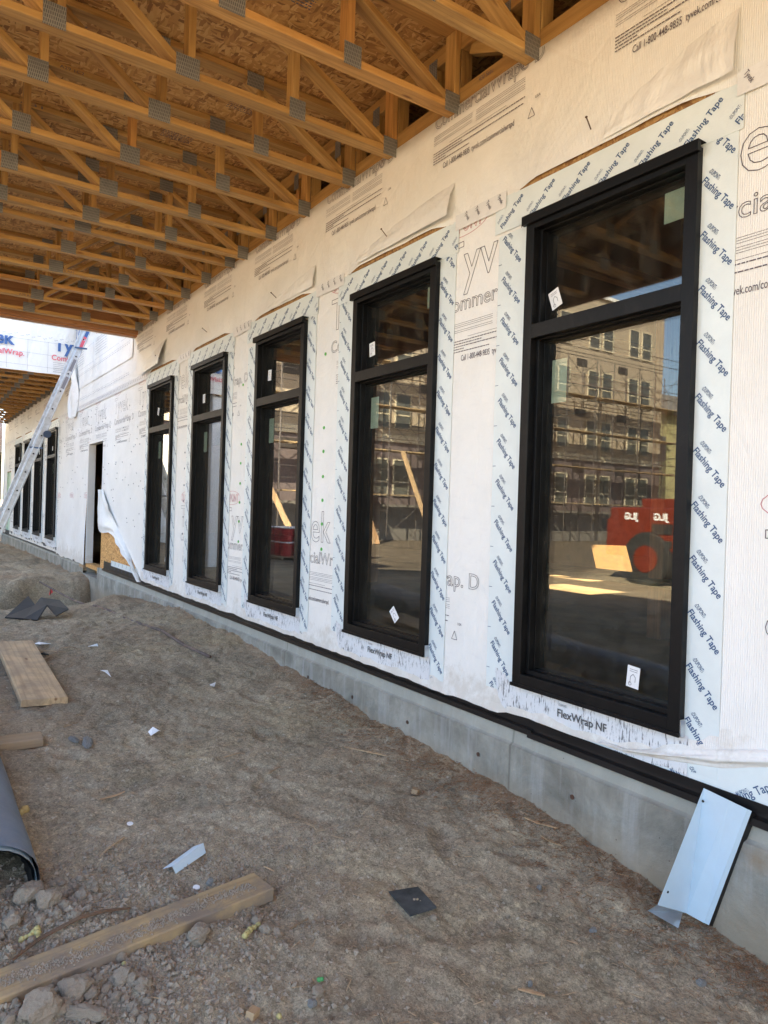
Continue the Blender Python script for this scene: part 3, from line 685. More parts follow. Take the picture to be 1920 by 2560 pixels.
tR, wR = tape_side(2.45, False); tL, wL = tape_side(2.28, True); tT = tape_top(1.29)
def flex():
    mb = MB(); W = 0.885; n = 40; vs = []
    for i in range(n+1):
        t = i/n; y = -0.02+(W+0.09)*t; up = 0.0
        zb = WZ0-0.155+0.012*NW(y*9, 0, 0); zt = WZ0-0.004
        vs += [(-0.0075-0.001*abs(NW(y*30, 0, 0)), y, zb), (-0.0085, y, zt)]
    mb.add(vs, [(2*i, 2*i+1, 2*i+3, 2*i+2) for i in range(n)])
    vs = []; m2 = 14      # curved tail turning up the jamb
    for i in range(m2+1):
        a = i/m2*math.pi/2; vs += [(-0.0082, W+0.055+0.02*math.sin(a), WZ0+0.0+0.02*(1-math.cos(a))), (-0.0090, W+0.06+0.085*math.sin(a)+0.006*NW(i, 0, 0), WZ0-0.145+0.19*(1-math.cos(a)))]
    mb.add(vs, [(2*i, 2*i+1, 2*i+3, 2*i+2) for i in range(m2)])
    o = mb.build('sill_tape', M_FLEX, B)
    f = Flat(); f.text('FlexWrap', -0.62, WZ0-0.095, 0.036, 0.20, bold=0.022); f.text('NF', -0.405, WZ0-0.095, 0.036, 0.055, bold=0.02); f.text('‹DUPONT›', -0.615, WZ0-0.047, 0.012, 0.05)
    f.wall('lettering', simple('grey_ink', (0.09, 0.09, 0.095), 0.6), o, -0.0105); return o
fx = flex()
nail = MB().tube((-0.03, 0, 0), (-0.085, -0.02, 0.025), 0.0028, 6); nail.tube((-0.085, -0.02, 0.025), (-0.087, -0.021, 0.026), 0.006, 8)
nail = nail.build('bent_nail', M_NAIL, B)
bl = None
def wkids(yw, first, i):
    sc = 1 if i < 5 else 1.06/0.885
    def put(o, y, z=0, s=1):
        c = o if first else copy_tree(o); c.location = (0, y, z); c.scale = (1, s, 1); return c
    wv = put(win0, yw, 0, sc)
    dz = (0.0, 0.02, -0.015, 0.03, 0.01, 0, 0.02, 0.01, 0)[i]
    a_ = put(tR, yw-wR+0.004, 0.55+dz*0); b_ = put(tL, yw+0.885*sc-0.001, 0.62+dz*1.5); c_ = put(tT, yw-0.155, WZ1+0.008, sc*1.0)
    a_.rotation_euler = (0.0, 0.0, 0); b_.rotation_euler = (-(0.002, 0.006, 0.003, 0.005, 0.001, 0.002, 0, 0.004, 0)[i], 0, 0); c_.rotation_euler = ((0.002, -0.004, 0.005, -0.003, 0.004, 0, 0, 0, 0)[i], 0, 0)
    put(fx, yw, 0, sc); put(nail, yw+0.52, 3.19+dz*0.5)
    return wv
wobj = []
for i in range(8, -1, -1): wobj.append(wkids(WINS[i][0], i == 0, i))
wobj.reverse()
# the stickers sit differently on every window
for i, wv in enumerate(wobj):
    k = 0
    for ch in wv.children:
        if ch.name.startswith('sticker'):
            if k == 0: ch.rotation_euler = ((0.08, -0.75, 0.0, 1.2, 0.2, 0, 0, 0, 0)[i], 0, 0); ch.location.y = (0.27, 0.42, 0.17, 0.13, 0.3, .3, .3, .3, .3)[i]; ch.location.z = (0.835, 0.85, 0.82, 0.9, 0.85, .85, .85, .85, .85)[i]
            else: ch.rotation_euler = ((-0.35, -0.1, 0.05, 0.0, 0.3, 0, 0, 0, 0)[i], 0, 0); ch.location.z = (2.52, 2.55, 2.60, 2.58, 2.6, 2.55, 2.55, 2.55, 2.55)[i]
            k += 1
# loose flaps of wrap folded out above three windows
def flapmesh(y0, y1, zb, zt, out, seed):
    mb = MB(); n, k = 24, 8; vs = []
    for i in range(n+1):
        t = i/n; y = y0+(y1-y0)*t; top = zt - (zt-zb)*0.65*t**1.5
        for j in range(k+1):
            s = j/k; vs.append((-0.012-out*math.sin(s*1.5)*(1-t*0.5)-0.008*NW(t*6, s*4, seed), y, top-(top-zb)*s))
    mb.add(vs, [(i*(k+1)+j, i*(k+1)+j+1, (i+1)*(k+1)+j+1, (i+1)*(k+1)+j) for i in range(n) for j in range(k)])
    mb.build('loose_wrap_flap', M_WRAP2, B, smooth=True)
flapmesh(1.42, 2.0, 3.12, 3.36, 0.035, 1); flapmesh(3.02, 4.0, 3.12, 3.31, 0.05, 2); flapmesh(4.60, 5.4, 3.12, 3.28, 0.028, 3); flapmesh(8.2, 9.2, 3.1, 3.4, 0.09, 4)
# ragged drop of wrap hanging at the far canopy corner
mb = MB(); vs = []
for i in range(9):
    t = i/8; wd2 = 0.55*(1-abs(t-0.55)*1.2)*sm(t*6+.1)+0.02
    for j in range(6): s = j/5-.5; vs.append((-0.06-0.05*math.sin(s*9+t*4), 13.42+s*wd2, 4.0-1.05*t+0.03*NW(i, j, 0)))
mb.add(vs, [(i*6+j, i*6+j+1, (i+1)*6+j+1, (i+1)*6+j) for i in range(8) for j in range(5)]); mb.build('hanging_wrap', M_WRAP2, B, smooth=True)
# door jamb, interior, roof
mb = MB(); mb.box(0.0, 0.108, 12.28, 12.319, 0.46, 2.44); mb.box(0.0, 0.108, 11.281, 12.28, 2.41, 2.449); mb.build('door_jamb', make_wrap('jamb_wrap', False), B)
mb = MB(); mb.box(0.0, 0.16, 23.40, 23.449, 0.46, 2.24); mb.box(0.05, 0.1, 22.5, 23.4, 0.46, 2.24); mb.build('door_panel', M_PALEG, B)
mb = MB(); mb.box(0.16, 14.0, -3.0, 24.3, 0.30, 0.44); mb.build('interior_floor', simple('interior_dirt_floor', (0.26, 0.15, 0.055), 0.9, 0, 0.35, 3, 0.8, 20), B)
BW = []
mb = MB(); ysl = axis([v for o in BW for v in o[:2]], -3.0, 24.3, 99); zsl = axis([v for o in BW for v in o[2:]], -0.5, 4.5, 99)
for a, b in zip(ysl, ysl[1:]):
    for c, d in zip(zsl, zsl[1:]):
        if not any(p < (a+b)/2 < q and r < (c+d)/2 < s for p, q, r, s in BW): mb.box(14.0, 14.15, a, b, c, d)
mb.box(0.01, 14.0, -3.15, -3.0, -0.5, 4.5); mb.box(0.01, 14.0, 24.3, 24.45, -0.5, 4.5); mb.box(9.0, 9.1, 9.2, 24.3, 0.44, 3.6); mb.build('rear_wall', simple('brown_board', (0.20, 0.12, 0.06), 0.8, 0, 0.2, 5), B)
def holed(mb, x0, x1, y0, y1, z0, z1, hs):
    X = axis([v for h in hs for v in h[:2]], x0, x1, 99); Y = axis([v for h in hs for v in h[2:]], y0, y1, 99)
    for a, b in zip(X, X[1:]):
        for c, d in zip(Y, Y[1:]):
            if not any(p < (a+b)/2 < q and r_ < (c+d)/2 < s_ for p, q, r_, s_ in hs): mb.box(a, b, c, d, z0, z1)
def slot(zc, px0, px1, py0, py1, pz):  # unseen opening added to roof and ceiling, aiming a sun patch indoors
    k = (zc-pz)/SUN.z; return (px0+SUN.x*k, px1+SUN.x*k, py0+SUN.y*k, py1+SUN.y*k)
mb = MB(); PT = [(5.1, 6.0, 6.2, 7.4, 0.44), (7.0, 8.0, 7.2, 8.3, 0.75)]
holed(mb, 0.0, 14.2, -3.2, 24.5, 4.52, 4.62, [slot(4.57, *p) for p in PT]); holed(mb, 0.16, 14.0, -3.0, 24.3, 3.60, 3.68, [slot(3.64, p[0]-.1, p[1]+.1, p[2]-.1, p[3]+.1, p[4]) for p in PT])
mb.box(0.75, 0.8, -3.0, 24.3, 3.68, 4.52); mb.build('roof', M_DARK, B)  # black panel behind the parapet stands in for the attic's darkness
for k in range(6): stick('interior_joist', (0.2, 0.6+1.6*k, 3.52), (9.0, 0.6+1.6*k, 3.52), 0.09, 0.14, M_LVL, B)
for (x, y) in ((3.05, 3.75), (2.6, 5.9), (3.2, 8.6)): stick('interior_post', (x, y, 0.44), (x, y, 3.5), 0.14, 0.14, M_LVL, B)

# ------------------------------------------------------------------ canopies
TY = [0.7, 1.3, 1.9, 2.51, 3.105, 3.70, 4.19, 4.83, 5.41, 5.99, 6.29, 6.91, 7.53, 8.11, 8.70, 9.34]
def make_truss(parent, xe, flip):
    t = stick('roof_truss', (xe, 0, 3.719), (0.02, 0, 3.719), 0.089, 0.038, M_WOOD, parent)    # the bottom chord carries the rest
    Mi = t.matrix_basis.inverted()
    def s(nm, p, q, h=0.038):
        o = stick(nm, p, q, 0.087, h, M_WOOD, None, ch=0.002); Mw = o.matrix_basis.copy(); o.parent = t; o.matrix_basis = Mi @ Mw; return o
    s('top_chord', (xe, 0, 4.159), (0.02, 0, 4.159))
    xv = [-0.02, -0.70, -1.30, -1.92, -2.52, xe+0.03]
    for x in [v for v in xv if v >= xe]: s('web_post', (x, 0, 3.74), (x, 0, 4.138))
    for a, b in ((-0.07, -0.78), (-1.35, -1.86), (-1.97, -2.45)) if not flip else ((-0.07, -0.68), (-0.74, -1.25)[::-1] if False else (-1.25, -0.74), (-1.97, -2.45)):
        if min(a, b) > xe: s('web_diagonal', (a, 0, 3.745), (b, 0, 4.135))
    for (x, z, w2, h2) in ((-0.05, 3.735, .05, .055), (-0.69, 3.745, .05, .055), (-1.32, 3.745, .062, .055), (-1.95, 3.745, .05, .055), (-2.5, 3.745, .05, .055), (-0.74, 4.13, .055, .045), (-1.32, 4.13, .05, .045)):
        if x < xe: continue
        mb = MB().box(x-w2, x+w2, -0.0465, -0.0448, z-h2, z+h2)
        o = mb.build('gusset_plate', M_PLATE, t); o.matrix_basis = Mi.copy()
    return t
def canopy(name, label, y0, y1, TYs, xe, post_ys):
    c = thing(name, label, 'canopy', (0, 0, 0))
    # parts
    t0 = t1 = None; half = -0.045
    for i, y in enumerate(TYs):
        fl_ = i >= 10 and len(TYs) < 20
        if fl_ and t1 is None: t1 = make_truss(c, xe, True); tt = t1
        elif not fl_ and t0 is None: t0 = make_truss(c, xe, False); tt = t0
        else: tt = copy_tree(t1 if fl_ else t0)
        tt.location = (tt.location.x, y+half, tt.location.z + U(-0.004, 0.004))
    mb = MB(); yy = y0
    while yy < y1:       # OSB panels with small gaps
        for (a, b) in ((xe-0.15, -0.62), (-0.617, 0.75)): mb.box(a, b, yy, min(yy+1.218, y1), 4.180, 4.196)
        yy += 1.222
    mb.build('roof_sheathing', M_OSB, c); MB().box(xe-0.2, 0.75, y0-0.02, y1+0.02, 4.1975, 4.24).build('roof_membrane', M_DARK, c)
    # parapet frame on top of the wall
    stick('wall_plate', (0.045, y0, 3.775), (0.045, y1, 3.775), 0.085, 0.115, M_WOOD, c, side=Vector((1, 0, 0)))
    stick('wall_top_member', (0.045, y0, 4.10), (0.045, y1, 4.10), 0.085, 0.10, M_WOOD, c, side=Vector((1, 0, 0)))
    pl = MB()
    for i, y in enumerate(TYs):
        stick('parapet_post', (0.046, y-0.045, 3.834), (0.046, y-0.045, 4.049), 0.08, 0.089, M_WOOD, c, side=Vector((1, 0, 0)))
        stick('parapet_post', (0.046, y+0.16, 3.834), (0.046, y+0.16, 4.049), 0.07, 0.05, M_WOOD, c, side=Vector((1, 0, 0)))
        if i % 2: stick('parapet_brace', (0.05, y+0.02, 3.84), (0.05, y+0.45, 4.04), 0.05, 0.07, M_WOOD, c, side=Vector((1, 0, 0)))
        MB().box(-0.0015, 0.002, y-0.085, y-0.005, 3.745, 3.92).build('gusset_plate', M_PLATEY, c)
        MB().box(0.0, 0.002, y+0.125, y+0.20, 3.98, 4.10).build('gusset_plate', M_PLATEY, c)
    stick('edge_beam', (xe-0.045, y0, 3.925), (xe-0.045, y1, 3.925), 0.085, 0.505, M_LVL, c, side=Vector((1, 0, 0)))
    return c
cy1 = canopy('timber_canopy', 'timber truss canopy with strand board deck above the near windows', -3.0, 9.62, TY, -3.05, ())
stick('end_beam', (-3.15, 9.48, 3.90), (0.0, 9.48, 3.90), 0.045, 0.44, M_LVL, cy1, side=Vector((0, 1, 0)))
stick('end_beam', (-3.15, 9.56, 3.84), (0.0, 9.56, 3.84), 0.10, 0.36, M_LVL, cy1, side=Vector((0, 1, 0)))
MB().box(-3.16, 0.0, 9.614, 9.628, 3.655, 4.24).build('wrapped_end_fascia', M_WRAP2, cy1)
fl = Flat()
for (t_, y, x, z) in (('A29 1C2', 4.83-0.0905, -1.75, 4.146), ('A31', 5.41-0.0905, -1.9, 4.146), ('A35 A61', 7.53-0.0905, -1.3, 3.708), ('A31 F21', 8.11-0.0905, -1.55, 3.708), ('A30 A29', 8.70-.0905, -1.5, 3.708)):
    f = Flat(); f.text(t_, x, z, 0.02, 0.14, 0.0); f.front('pencil_mark', M_INK, cy1, y)
f = Flat(); f.text('430 Seau', -2.86, 3.79, 0.028, 0.11); f.wall('pencil_mark', M_INK, cy1, 0.0008)
# grade stamps on the deck
f = Flat()
for (x, y) in ((-0.95, 3.3), (-0.75, 4.45), (-1.9, 4.3), (-1.0, 5.1), (-1.5, 6.6)):
    for k in range(6): f.fine(x, x+0.22, y+0.022*k, 0.009, k+int(y*9))
me = bpy.data.meshes.new('grade_stamp'); me.from_pydata([(u, v, 4.1788) for u, v in f.v], [], f.f); link('grade_stamp', me, M_INK, cy1)
for y in (-2.6, 9.40): stick('canopy_post', (-3.12, y, -0.2), (-3.12, y, 3.66), 0.14, 0.14, M_LVL, cy1)
TY2 = [13.95+0.6*k for k in range(17)]
cy2 = canopy('timber_canopy', 'second timber truss canopy with white wrapped fascia, beyond the ladder', 13.70, 24.25, TY2, -2.55, ())
# its fascia, facing us
def fas(y):
    mb = MB(); X = steps(-2.75, 0.0, 0.09)+[0.0]; Z = steps(3.70, 5.5, 0.09)+[5.5]; n = len(X)
    vs = [(x, y-0.012*abs(NW(x*3, z*3, 2))-0.02*max(0, NW(x*1.2, z*1.9, 9))*(1 if z > 4.3 else 0.3), z+(0.012*NW(x*4, 0, 0) if z < 3.71 else 0)) for z in Z for x in X]
    mb.add(vs, [(j*n+i, j*n+i+1, (j+1)*n+i+1, (j+1)*n+i) for j in range(len(Z)-1) for i in range(n-1)])
    o = mb.build('wrapped_fascia', M_WRAP2, cy2, smooth=True)
    MB().box(-2.75, 0.0, y+0.02, 13.70, 3.705, 5.5).build('fascia_board', M_OSBW, cy2)
    f = Flat()
    for k in range(3):
        f.text('Tyvek', -0.37-1.35*k, 4.12, 0.235, 0.74, bold=0.03)
    f.clip(-2.74, -0.0, 3.7, 4.26); f.front('blue_lettering', M_BLUEP, o, y-0.033)
    f = Flat(); 
    for k in range(3): f.text('CommercialWrap.', -0.40-1.35*k, 3.95, 0.095, 0.92, bold=0.014)
    f.clip(-2.74, -0.10, 3.7, 5); f.front('red_lettering', M_REDP, o, y-0.033)
    f = Flat(); 
    for k in range(9): f.line([(-2.7+0.32*k, 3.72), (-2.7+0.32*k, 4.25)], 0.003)
    for k in range(3): f.line([(-2.72, 3.80+0.22*k), (0, 3.80+0.22*k)], 0.003)
    for k in range(3):
        for j in range(6): f.fine(-0.37-1.35*k, 0.0-1.35*k, 3.74+0.032*j, 0.006, k*7+j)
    for k in range(30): f.text('Tyvek', -2.7+0.09*k, 4.28+0.03*(k % 2), 0.018, 0.06, 0.3)
    f.clip(-2.74, -0.01, 3.7, 5); f.front('fine_print', M_INKG, o, y-0.032)
fas(13.62)
stick('canopy_post', (-2.6, 13.8, -0.1), (-2.6, 13.8, 3.7), 0.20, 0.20, M_WHITE, cy2)
# printing on the tall wrap between the canopies
f = Flat(); f2 = Flat(); f3 = Flat()
for k in range(3):
    y = 13.45-1.62*k; f3.text('Tyvek', -y, 4.30, 0.235, 0.74, bold=0.02); f2.text('CommercialWrap.', -y, 4.13, 0.085, 0.98, ol=0.005)
    for j in range(7): f.fine(-y, -y+0.75, 3.80+0.04*j, 0.006, j+k*9)
    for j in range(3): f.fine(-y, -y+1.5, 3.72-0.0*j+0.3*j, 0.003, j)
f3.clip(-13.45, -12.9, 3.5, 4.6)
f.wall('fine_print', M_INKG, B, -0.040); f2.wall('red_lettering', M_RED, B, -0.040); f3.wall('blue_lettering', M_BLUEP, B, -0.041)
# wing at the far end
WG = thing('building', 'white wrapped wing with a tan framed window closing the far end of the site', 'building', (-3, 25, 0))
MB().box(-2.2, 3.0, 0, 0.2, -0.3, 3.9).build('wall', M_WRAP2, WG)
wn = MB(); wn.box(2.80, 2.99, -0.05, -0.001, 0.8, 2.9); wn.box(1.2, 2.0, -0.05, -0.001, 0.8, 2.9); wn.build('window_frame', simple('tan_frame', (0.38, 0.33, 0.22), 0.5), WG)
gl_ = MB(); gl_.box(2.83, 2.96, -0.06, -0.051, 0.9, 2.8); gl_.box(1.26, 1.94, -0.06, -0.051, 0.9, 2.8); gl_.build('window_pane', simple('dark_pane', (0.05, 0.07, 0.06), 0.08), WG)

# ------------------------------------------------------------------ across the site (seen mirrored in the glass)
def M2(n, c, r=0.8, v=0.08, s=2): return simple(n, c, r, 0, v, s, 0.2, 20)
M_BEIGE = M2('beige_stucco', (0.40, 0.33, 0.25)); M_MAUVE = M2('mauve_siding', (0.13, 0.10, 0.10)); M_BASE = M2('grey_base_wall', (0.17, 0.155, 0.14))
M_FRM = simple('cream_window_frame', (0.55, 0.49, 0.37), 0.5); M_PANE = simple('reflective_pane', (0.10, 0.10, 0.09), 0.05); M_LOUV = simple('dark_louvre', (0.05, 0.04, 0.035), 0.6)
AB = thing('building', 'beige and mauve apartment block behind scaffolding, reflected in the windows', 'building', (-21.2, 28, 0))
MB().box(-17, 17, 0, 8, 5.1, 14.6).build('upper_wall', M_BEIGE, AB); MB().box(-17, 17, 0.02, 8, 1.75, 4.75).build('lower_wall', M_MAUVE, AB)
MB().box(-17, 17, -0.08, 8, 4.75, 5.1).build('band_course', M_FRM, AB); MB().box(-17.1, 17.1, -0.05, 8, -0.5, 1.75).build('base_wall', M_BASE, AB)
MB().box(-17.2, 17.2, -0.15, 8.1, 14.6, 14.8).build('parapet_cap', M_WHITE, AB)
mb = MB()
for z in (5.6, 7.9, 8.1, 10.9, 11.1): mb.box(-17, 17, -0.012, 0.0, z, z+0.03)
mb.build('reveal_line', M_LOUV, AB)
f0 = MB(); t = 0.07
for (a, b, c, d) in ((-.5, .5, -0.9, 0.9),): 
    f0.box(a, a+t, -0.06, -0.001, c, d); f0.box(b-t, b, -0.06, -0.001, c, d); f0.box(a, b, -0.058, -0.001, c, c+t); f0.box(a, b, -0.058, -0.001, d-t, d); f0.box(a, b, -0.056, -0.001, -0.25, -0.18)
wq = f0.build('window', M_FRM, AB); MB().box(-.43, .43, -0.03, -0.002, -.83, .83).build('window_pane', M_PANE, wq)
lq = MB().box(-.45, .45, -0.03, -0.001, -.22, .22).build('vent_louvre', M_LOUV, AB)
first = True
for z in (3.05, 6.3, 9.3, 12.4):
    for k in range(9):
        x = -15.2+3.8*k
        for dx in (0, 1.25):
            o = wq if first else copy_tree(wq); first = False; o.location = (x+dx, 0.0, z)
        if z < 12:
            o = lq if (z < 3.1 and k == 0) else copy_tree(lq); o.location = (x+2.3, 0.0, z-1.35+2.6)
HB = thing('building', 'pale yellow sided house standing beyond the apartment block', 'building', (-50, 34, 0))
MB().box(-7, 7, 0, 8, -0.5, 10).build('wall', M2('yellow_green_siding', (0.42, 0.38, 0.19)), HB)
MB().add([(-7.6, -0.6, 9.8), (7.6, -0.6, 9.8), (7.6, 8.6, 9.8), (-7.6, 8.6, 9.8), (-7.6, 4, 12.5), (7.6, 4, 12.5)], [(0, 1, 5, 4), (2, 3, 4, 5), (1, 2, 5), (3, 0, 4), (0, 3, 2, 1)])
rf = MB(); rf.add([(-7.6, -0.6, 9.8), (7.6, -0.6, 9.8), (7.6, 8.6, 9.8), (-7.6, 8.6, 9.8), (-7.6, 4, 12.5), (7.6, 4, 12.5)], [(0, 1, 5, 4), (2, 3, 4, 5), (1, 2, 5), (3, 0, 4), (0, 3, 2, 1)]); rf.build('roof', M_BASE, HB)
for x in (-3, 3): MB().box(x-.6, x+.6, -0.05, -0.001, 6, 8).build('window', M_PANE, HB)
# scaffolding
M_PIPE = simple('scaffold_tube', (0.10, 0.085, 0.08), 0.5, 0.5)
def scaffold():
    t = thing('scaffold_tower', 'scaffold', 'scaffold', (0, 0, 0), 'scaffold towers along the apartment block')
    mb = MB(); H = 10.5
    for x in (0, 2.4):
        for y in (0, 1.0): mb.tube((x, y, 0), (x, y, H), 0.028, 6)
        for k in range(11): mb.tube((x, 0, 0.5+k*0.95), (x, 1.0, 0.5+k*0.95), 0.018, 5)
    for lv in range(5):
        z = 0.3+2.05*lv
        mb.tube((0, 0, z), (2.4, 0, z+1.8), 0.016, 5); mb.tube((2.4, 0, z), (0, 0, z+1.8), 0.016, 5); mb.tube((0, 1, z), (2.4, 1, z+1.8), 0.016, 5)
        for h in (0.5, 1.0): mb.tube((-0.7, 0, z+1.9+h), (3.1, 0, z+1.9+h), 0.018, 5)
    mb.build('tube_frame', M_PIPE, t)
    for lv in range(1, 5): MB().box(-0.7, 3.1, 0.1, 0.9, 2.05*lv+0.1, 2.05*lv+0.15).build('platform', M_OLDW, t)
    return t
sc0 = scaffold(); ordn = ['nearest the canopy end of', 'second along', 'third along', 'fourth along', 'fifth along', 'sixth along', 'seventh along', 'farthest along']
for k in range(8):
    o = sc0 if k == 0 else copy_tree(sc0); o.location = (-10.2-3.95*k, 26.6, 0); o['label'] = 'steel tube scaffold tower with plank platforms, %s the apartment block' % ordn[k]
# orange lift truck
M_ORG = simple('orange_paint', (0.15, 0.022, 0.009), 0.4, 0, 0.08, 3); M_TYRE = simple('tyre_rubber', (0.02, 0.02, 0.02), 0.85)
TH = thing('telehandler', 'orange telescopic lift truck with black tyres parked on the dirt, reflected in the nearest window', 'lift truck', (-12.2, 8.0, 0))
mb = MB(); mb.box(-0.75, 0.75, -2.6, 2.6, 0.62, 1.15); mb.box(0.2, 1.15, -1.4, 2.62, 0.75, 1.72); mb.box(-0.9, 1.1, 1.7, 2.75, 0.60, 1.45); mb.build('body', M_ORG, TH, bevel=0.04)
mb = MB(); mb.box(-1.15, -0.25, -0.9, 0.6, 1.15, 2.35); mb.build('cab', M_TYRE, TH, bevel=0.05); MB().box(-1.18, -0.2, -0.95, 0.65, 2.36, 2.44).build('cab_roof', M_ORG, TH)
mb = MB(); mb.box(-0.2, 0.15, -3.6, 2.5, 1.55, 1.95); mb.build('boom', M_ORG, TH, bevel=0.02)
MB().box(1.152, 1.17, 1.0, 1.5, 1.14, 1.36).build('vent_grille', M_TYRE, TH); MB().box(1.152, 1.17, 1.0, 1.6, 0.85, 1.0).build('vent_grille', M_TYRE, TH)
MB().tube((0.3, -2.4, 1.1), (0.1, 0.2, 1.75), 0.06, 10).build('lift_cylinder', M_ALU, TH); MB().path([(1.0, -1.2, 1.75), (0.9, -0.6, 2.0), (0.5, 0.2, 1.98), (0.3, 0.9, 2.0)], 0.025, 6).build('hydraulic_hose', M_TYRE, TH)
for (x, y) in ((-1.0, -1.7), (1.0, -1.7), (-1.0, 1.6), (1.0, 1.6)):
    wl = MB(); wl.tube((x-0.22, y, 0.58), (x+0.22, y, 0.58), 0.60, 28); wo = wl.build('wheel', M_TYRE, TH, bevel=0.05); MB().tube((x-0.235, y, 0.58), (x+0.235, y, 0.58), 0.30, 20).build('rim', M_ORG, wo)
f = Flat(); f.text('JLG', 1.40, 1.45, 0.15, 0.36, bold=0.05); f.text('JLG', 2.15, 1.45, 0.15, 0.36, bold=0.05)
me = bpy.data.meshes.new('lettering'); me.from_pydata([(1.156, u-0.3, v-0.0) for u, v in f.v], [], f.f); link('lettering', me, M_WHITE, TH)
# red pails on a pallet
PAL = thing('pallet', 'wooden pallet under stacked red pails across the dirt', 'pallet', (-5.7, 16.3, 0.12)); mb = MB()
for k in range(6): mb.box(-0.6, 0.6, -0.5+0.17*k, -0.38+0.17*k, 0.10, 0.12)
for x in (-0.55, 0, 0.5): mb.box(x, x+0.05, -0.5, 0.47, 0.0, 0.0995)
mb.build('pallet_boards', M_OLDW, PAL)
M_RP = simple('red_pail', (0.35, 0.02, 0.03), 0.35)
def pail():
    t = thing('paint_pail', 'red plastic pail with white lid stacked on the pallet', 'pail', (0, 0, 0), 'red pails stacked on the pallet')
    MB().tube((0, 0, 0), (0, 0, 0.33), 0.135, 18, 0.15).build('body', M_RP, t); MB().tube((0, 0, 0.331), (0, 0, 0.36), 0.158, 18).build('lid', M_WHITE, t); return t
p0 = pail(); fst = True
for lv in range(2):
    for i in range(3):
        for j in range(3):
            o = p0 if fst else copy_tree(p0); fst = False; o.location = (-6.05+0.35*i, 15.95+0.35*j, 0.245+0.365*lv)
# planks leaning on the scaffold, long boards on the dirt
for k, (x, ln) in enumerate(((-13.0, 'left'), (-13.18, 'middle'), (-13.4, 'right'), (-16.4, 'lone'), (-9.6, 'short'))):
    o = stick('leaning_plank', (x-0.5, 24.6, 0.02), (x, 26.52, 4.2 if k != 4 else 2.6), 0.24, 0.045, M_PLANK, None, side=Vector((1, 0, 0)))
    tag(o, ['longest pale plank leaning on the scaffold, left of its bunch', 'pale plank leaning in the middle of the bunch on the scaffold', 'pale plank leaning on the scaffold, right of its bunch', 'lone pale plank leaning on the fourth scaffold tower', 'short pale plank leaning on the nearest scaffold tower'][k], 'plank', 'planks leaning on the scaffold')
# inside: lumber stack and a sunlit board
BN = thing('work_bench', 'rough bench of stacked planks standing inside behind the nearest window', 'bench', (3.1, 4.4, 0.44))
for k in range(4): stick('plank', (-0.25+0.16*k, -1.7, 0.50+0.0*k), (-0.25+0.16*k, 1.7, 0.50), 0.15, 0.05, M_OLDW, BN, side=Vector((1, 0, 0)))
for y in (-1.2, 1.2): MB().box(-0.3, 0.3, y-0.25, y+0.25, 0.0, 0.474).build('crate_leg', M_OLDW, BN)
o = MB().box(-0.30, 0.30, -0.02, 0.72, -0.01, 0.01).build('strand_board_offcut', simple('yellow_board', (0.29, 0.125, 0.010), 0.7, 0, 0.2, 12)); o.location = (7.3, 7.45, 0.46); o.rotation_euler = (math.radians(48), 0, math.radians(-35))
tag(o, 'yellow sunlit strand board offcut standing inside the building', 'board')

# ------------------------------------------------------------------ ladder
LD = thing('ladder', 'aluminium multi position ladder leaning on the white wrapped wall between the canopies', 'ladder', (-1.62, 12.0, 0.2))
dl = (Vector((-0.03, 12, 4.50))-Vector((-1.62, 12, 0.2))); Ln = dl.length; dl.normalize(); nl = Vector((-dl.z, 0, dl.x))
def lp(s, dy, off=0.0): return dl*s + Vector((0, dy, 0)) + nl*off
for sgn in (-1, 1):
    stick('lower_rail', lp(-0.02, sgn*0.30), lp(2.65, sgn*0.225), 0.024, 0.115, M_ALUW, LD)
    stick('upper_rail', lp(2.25, sgn*0.20, 0.01), lp(Ln, sgn*0.20, 0.01), 0.024, 0.10, M_ALUW, LD)
    MB().box(-0.05, 0.06, -0.02, 0.02, -0.03, 0.02).build('foot', M_TYRE, LD, loc=lp(0, sgn*0.31))
for (s0, s1, d0, d1, o_) in ((0.05, 2.6, -0.313, -0.239, 0.0), (2.7, Ln-0.05, -0.2135, -0.2135, 0.01)):
    for oo in (-0.036, 0.036): stick('rail_flange', lp(s0, d0, o_+oo), lp(s1, d1, o_+oo), 0.006, 0.012, M_ALU, LD)
for k in range(8): MB().tube(lp(0.3+k*0.3, -0.3125+k*0.0085), lp(0.3+k*0.3, -0.317+k*0.0085), 0.013, 8).build('rung_end', M_TYRE, LD)
for k in range(9): MB().tube(lp(0.3+k*0.3, -0.28+k*0.007), lp(0.3+k*0.3, 0.28-k*0.007), 0.017, 8).build('rung', M_ALUW, LD)
for k in range(7): MB().tube(lp(2.95+k*0.3-0.1, -0.216, 0.0), lp(2.95+k*0.3-0.1, 0.216, 0.0), 0.017, 8).build('rung', M_ALUW, LD)
for k in range(7): MB().tube(lp(2.85+k*0.3, -0.2125, 0.01), lp(2.85+k*0.3, -0.217, 0.01), 0.013, 8).build('rung_end', M_TYRE, LD)
MB().tube(lp(2.45, -0.24, -0.06), lp(2.45, -0.30, -0.06), 0.055, 14).build('hinge_knob', simple('dark_blue_knob', (0.03, 0.05, 0.09), 0.5), LD)
for s_ in (2.2, 3.9): MB().box(-0.09, 0.09, -0.25, -0.235, -0.012, 0.012).build('lock_clamp', M_PLASTIC, LD, loc=lp(s_, 0.0))
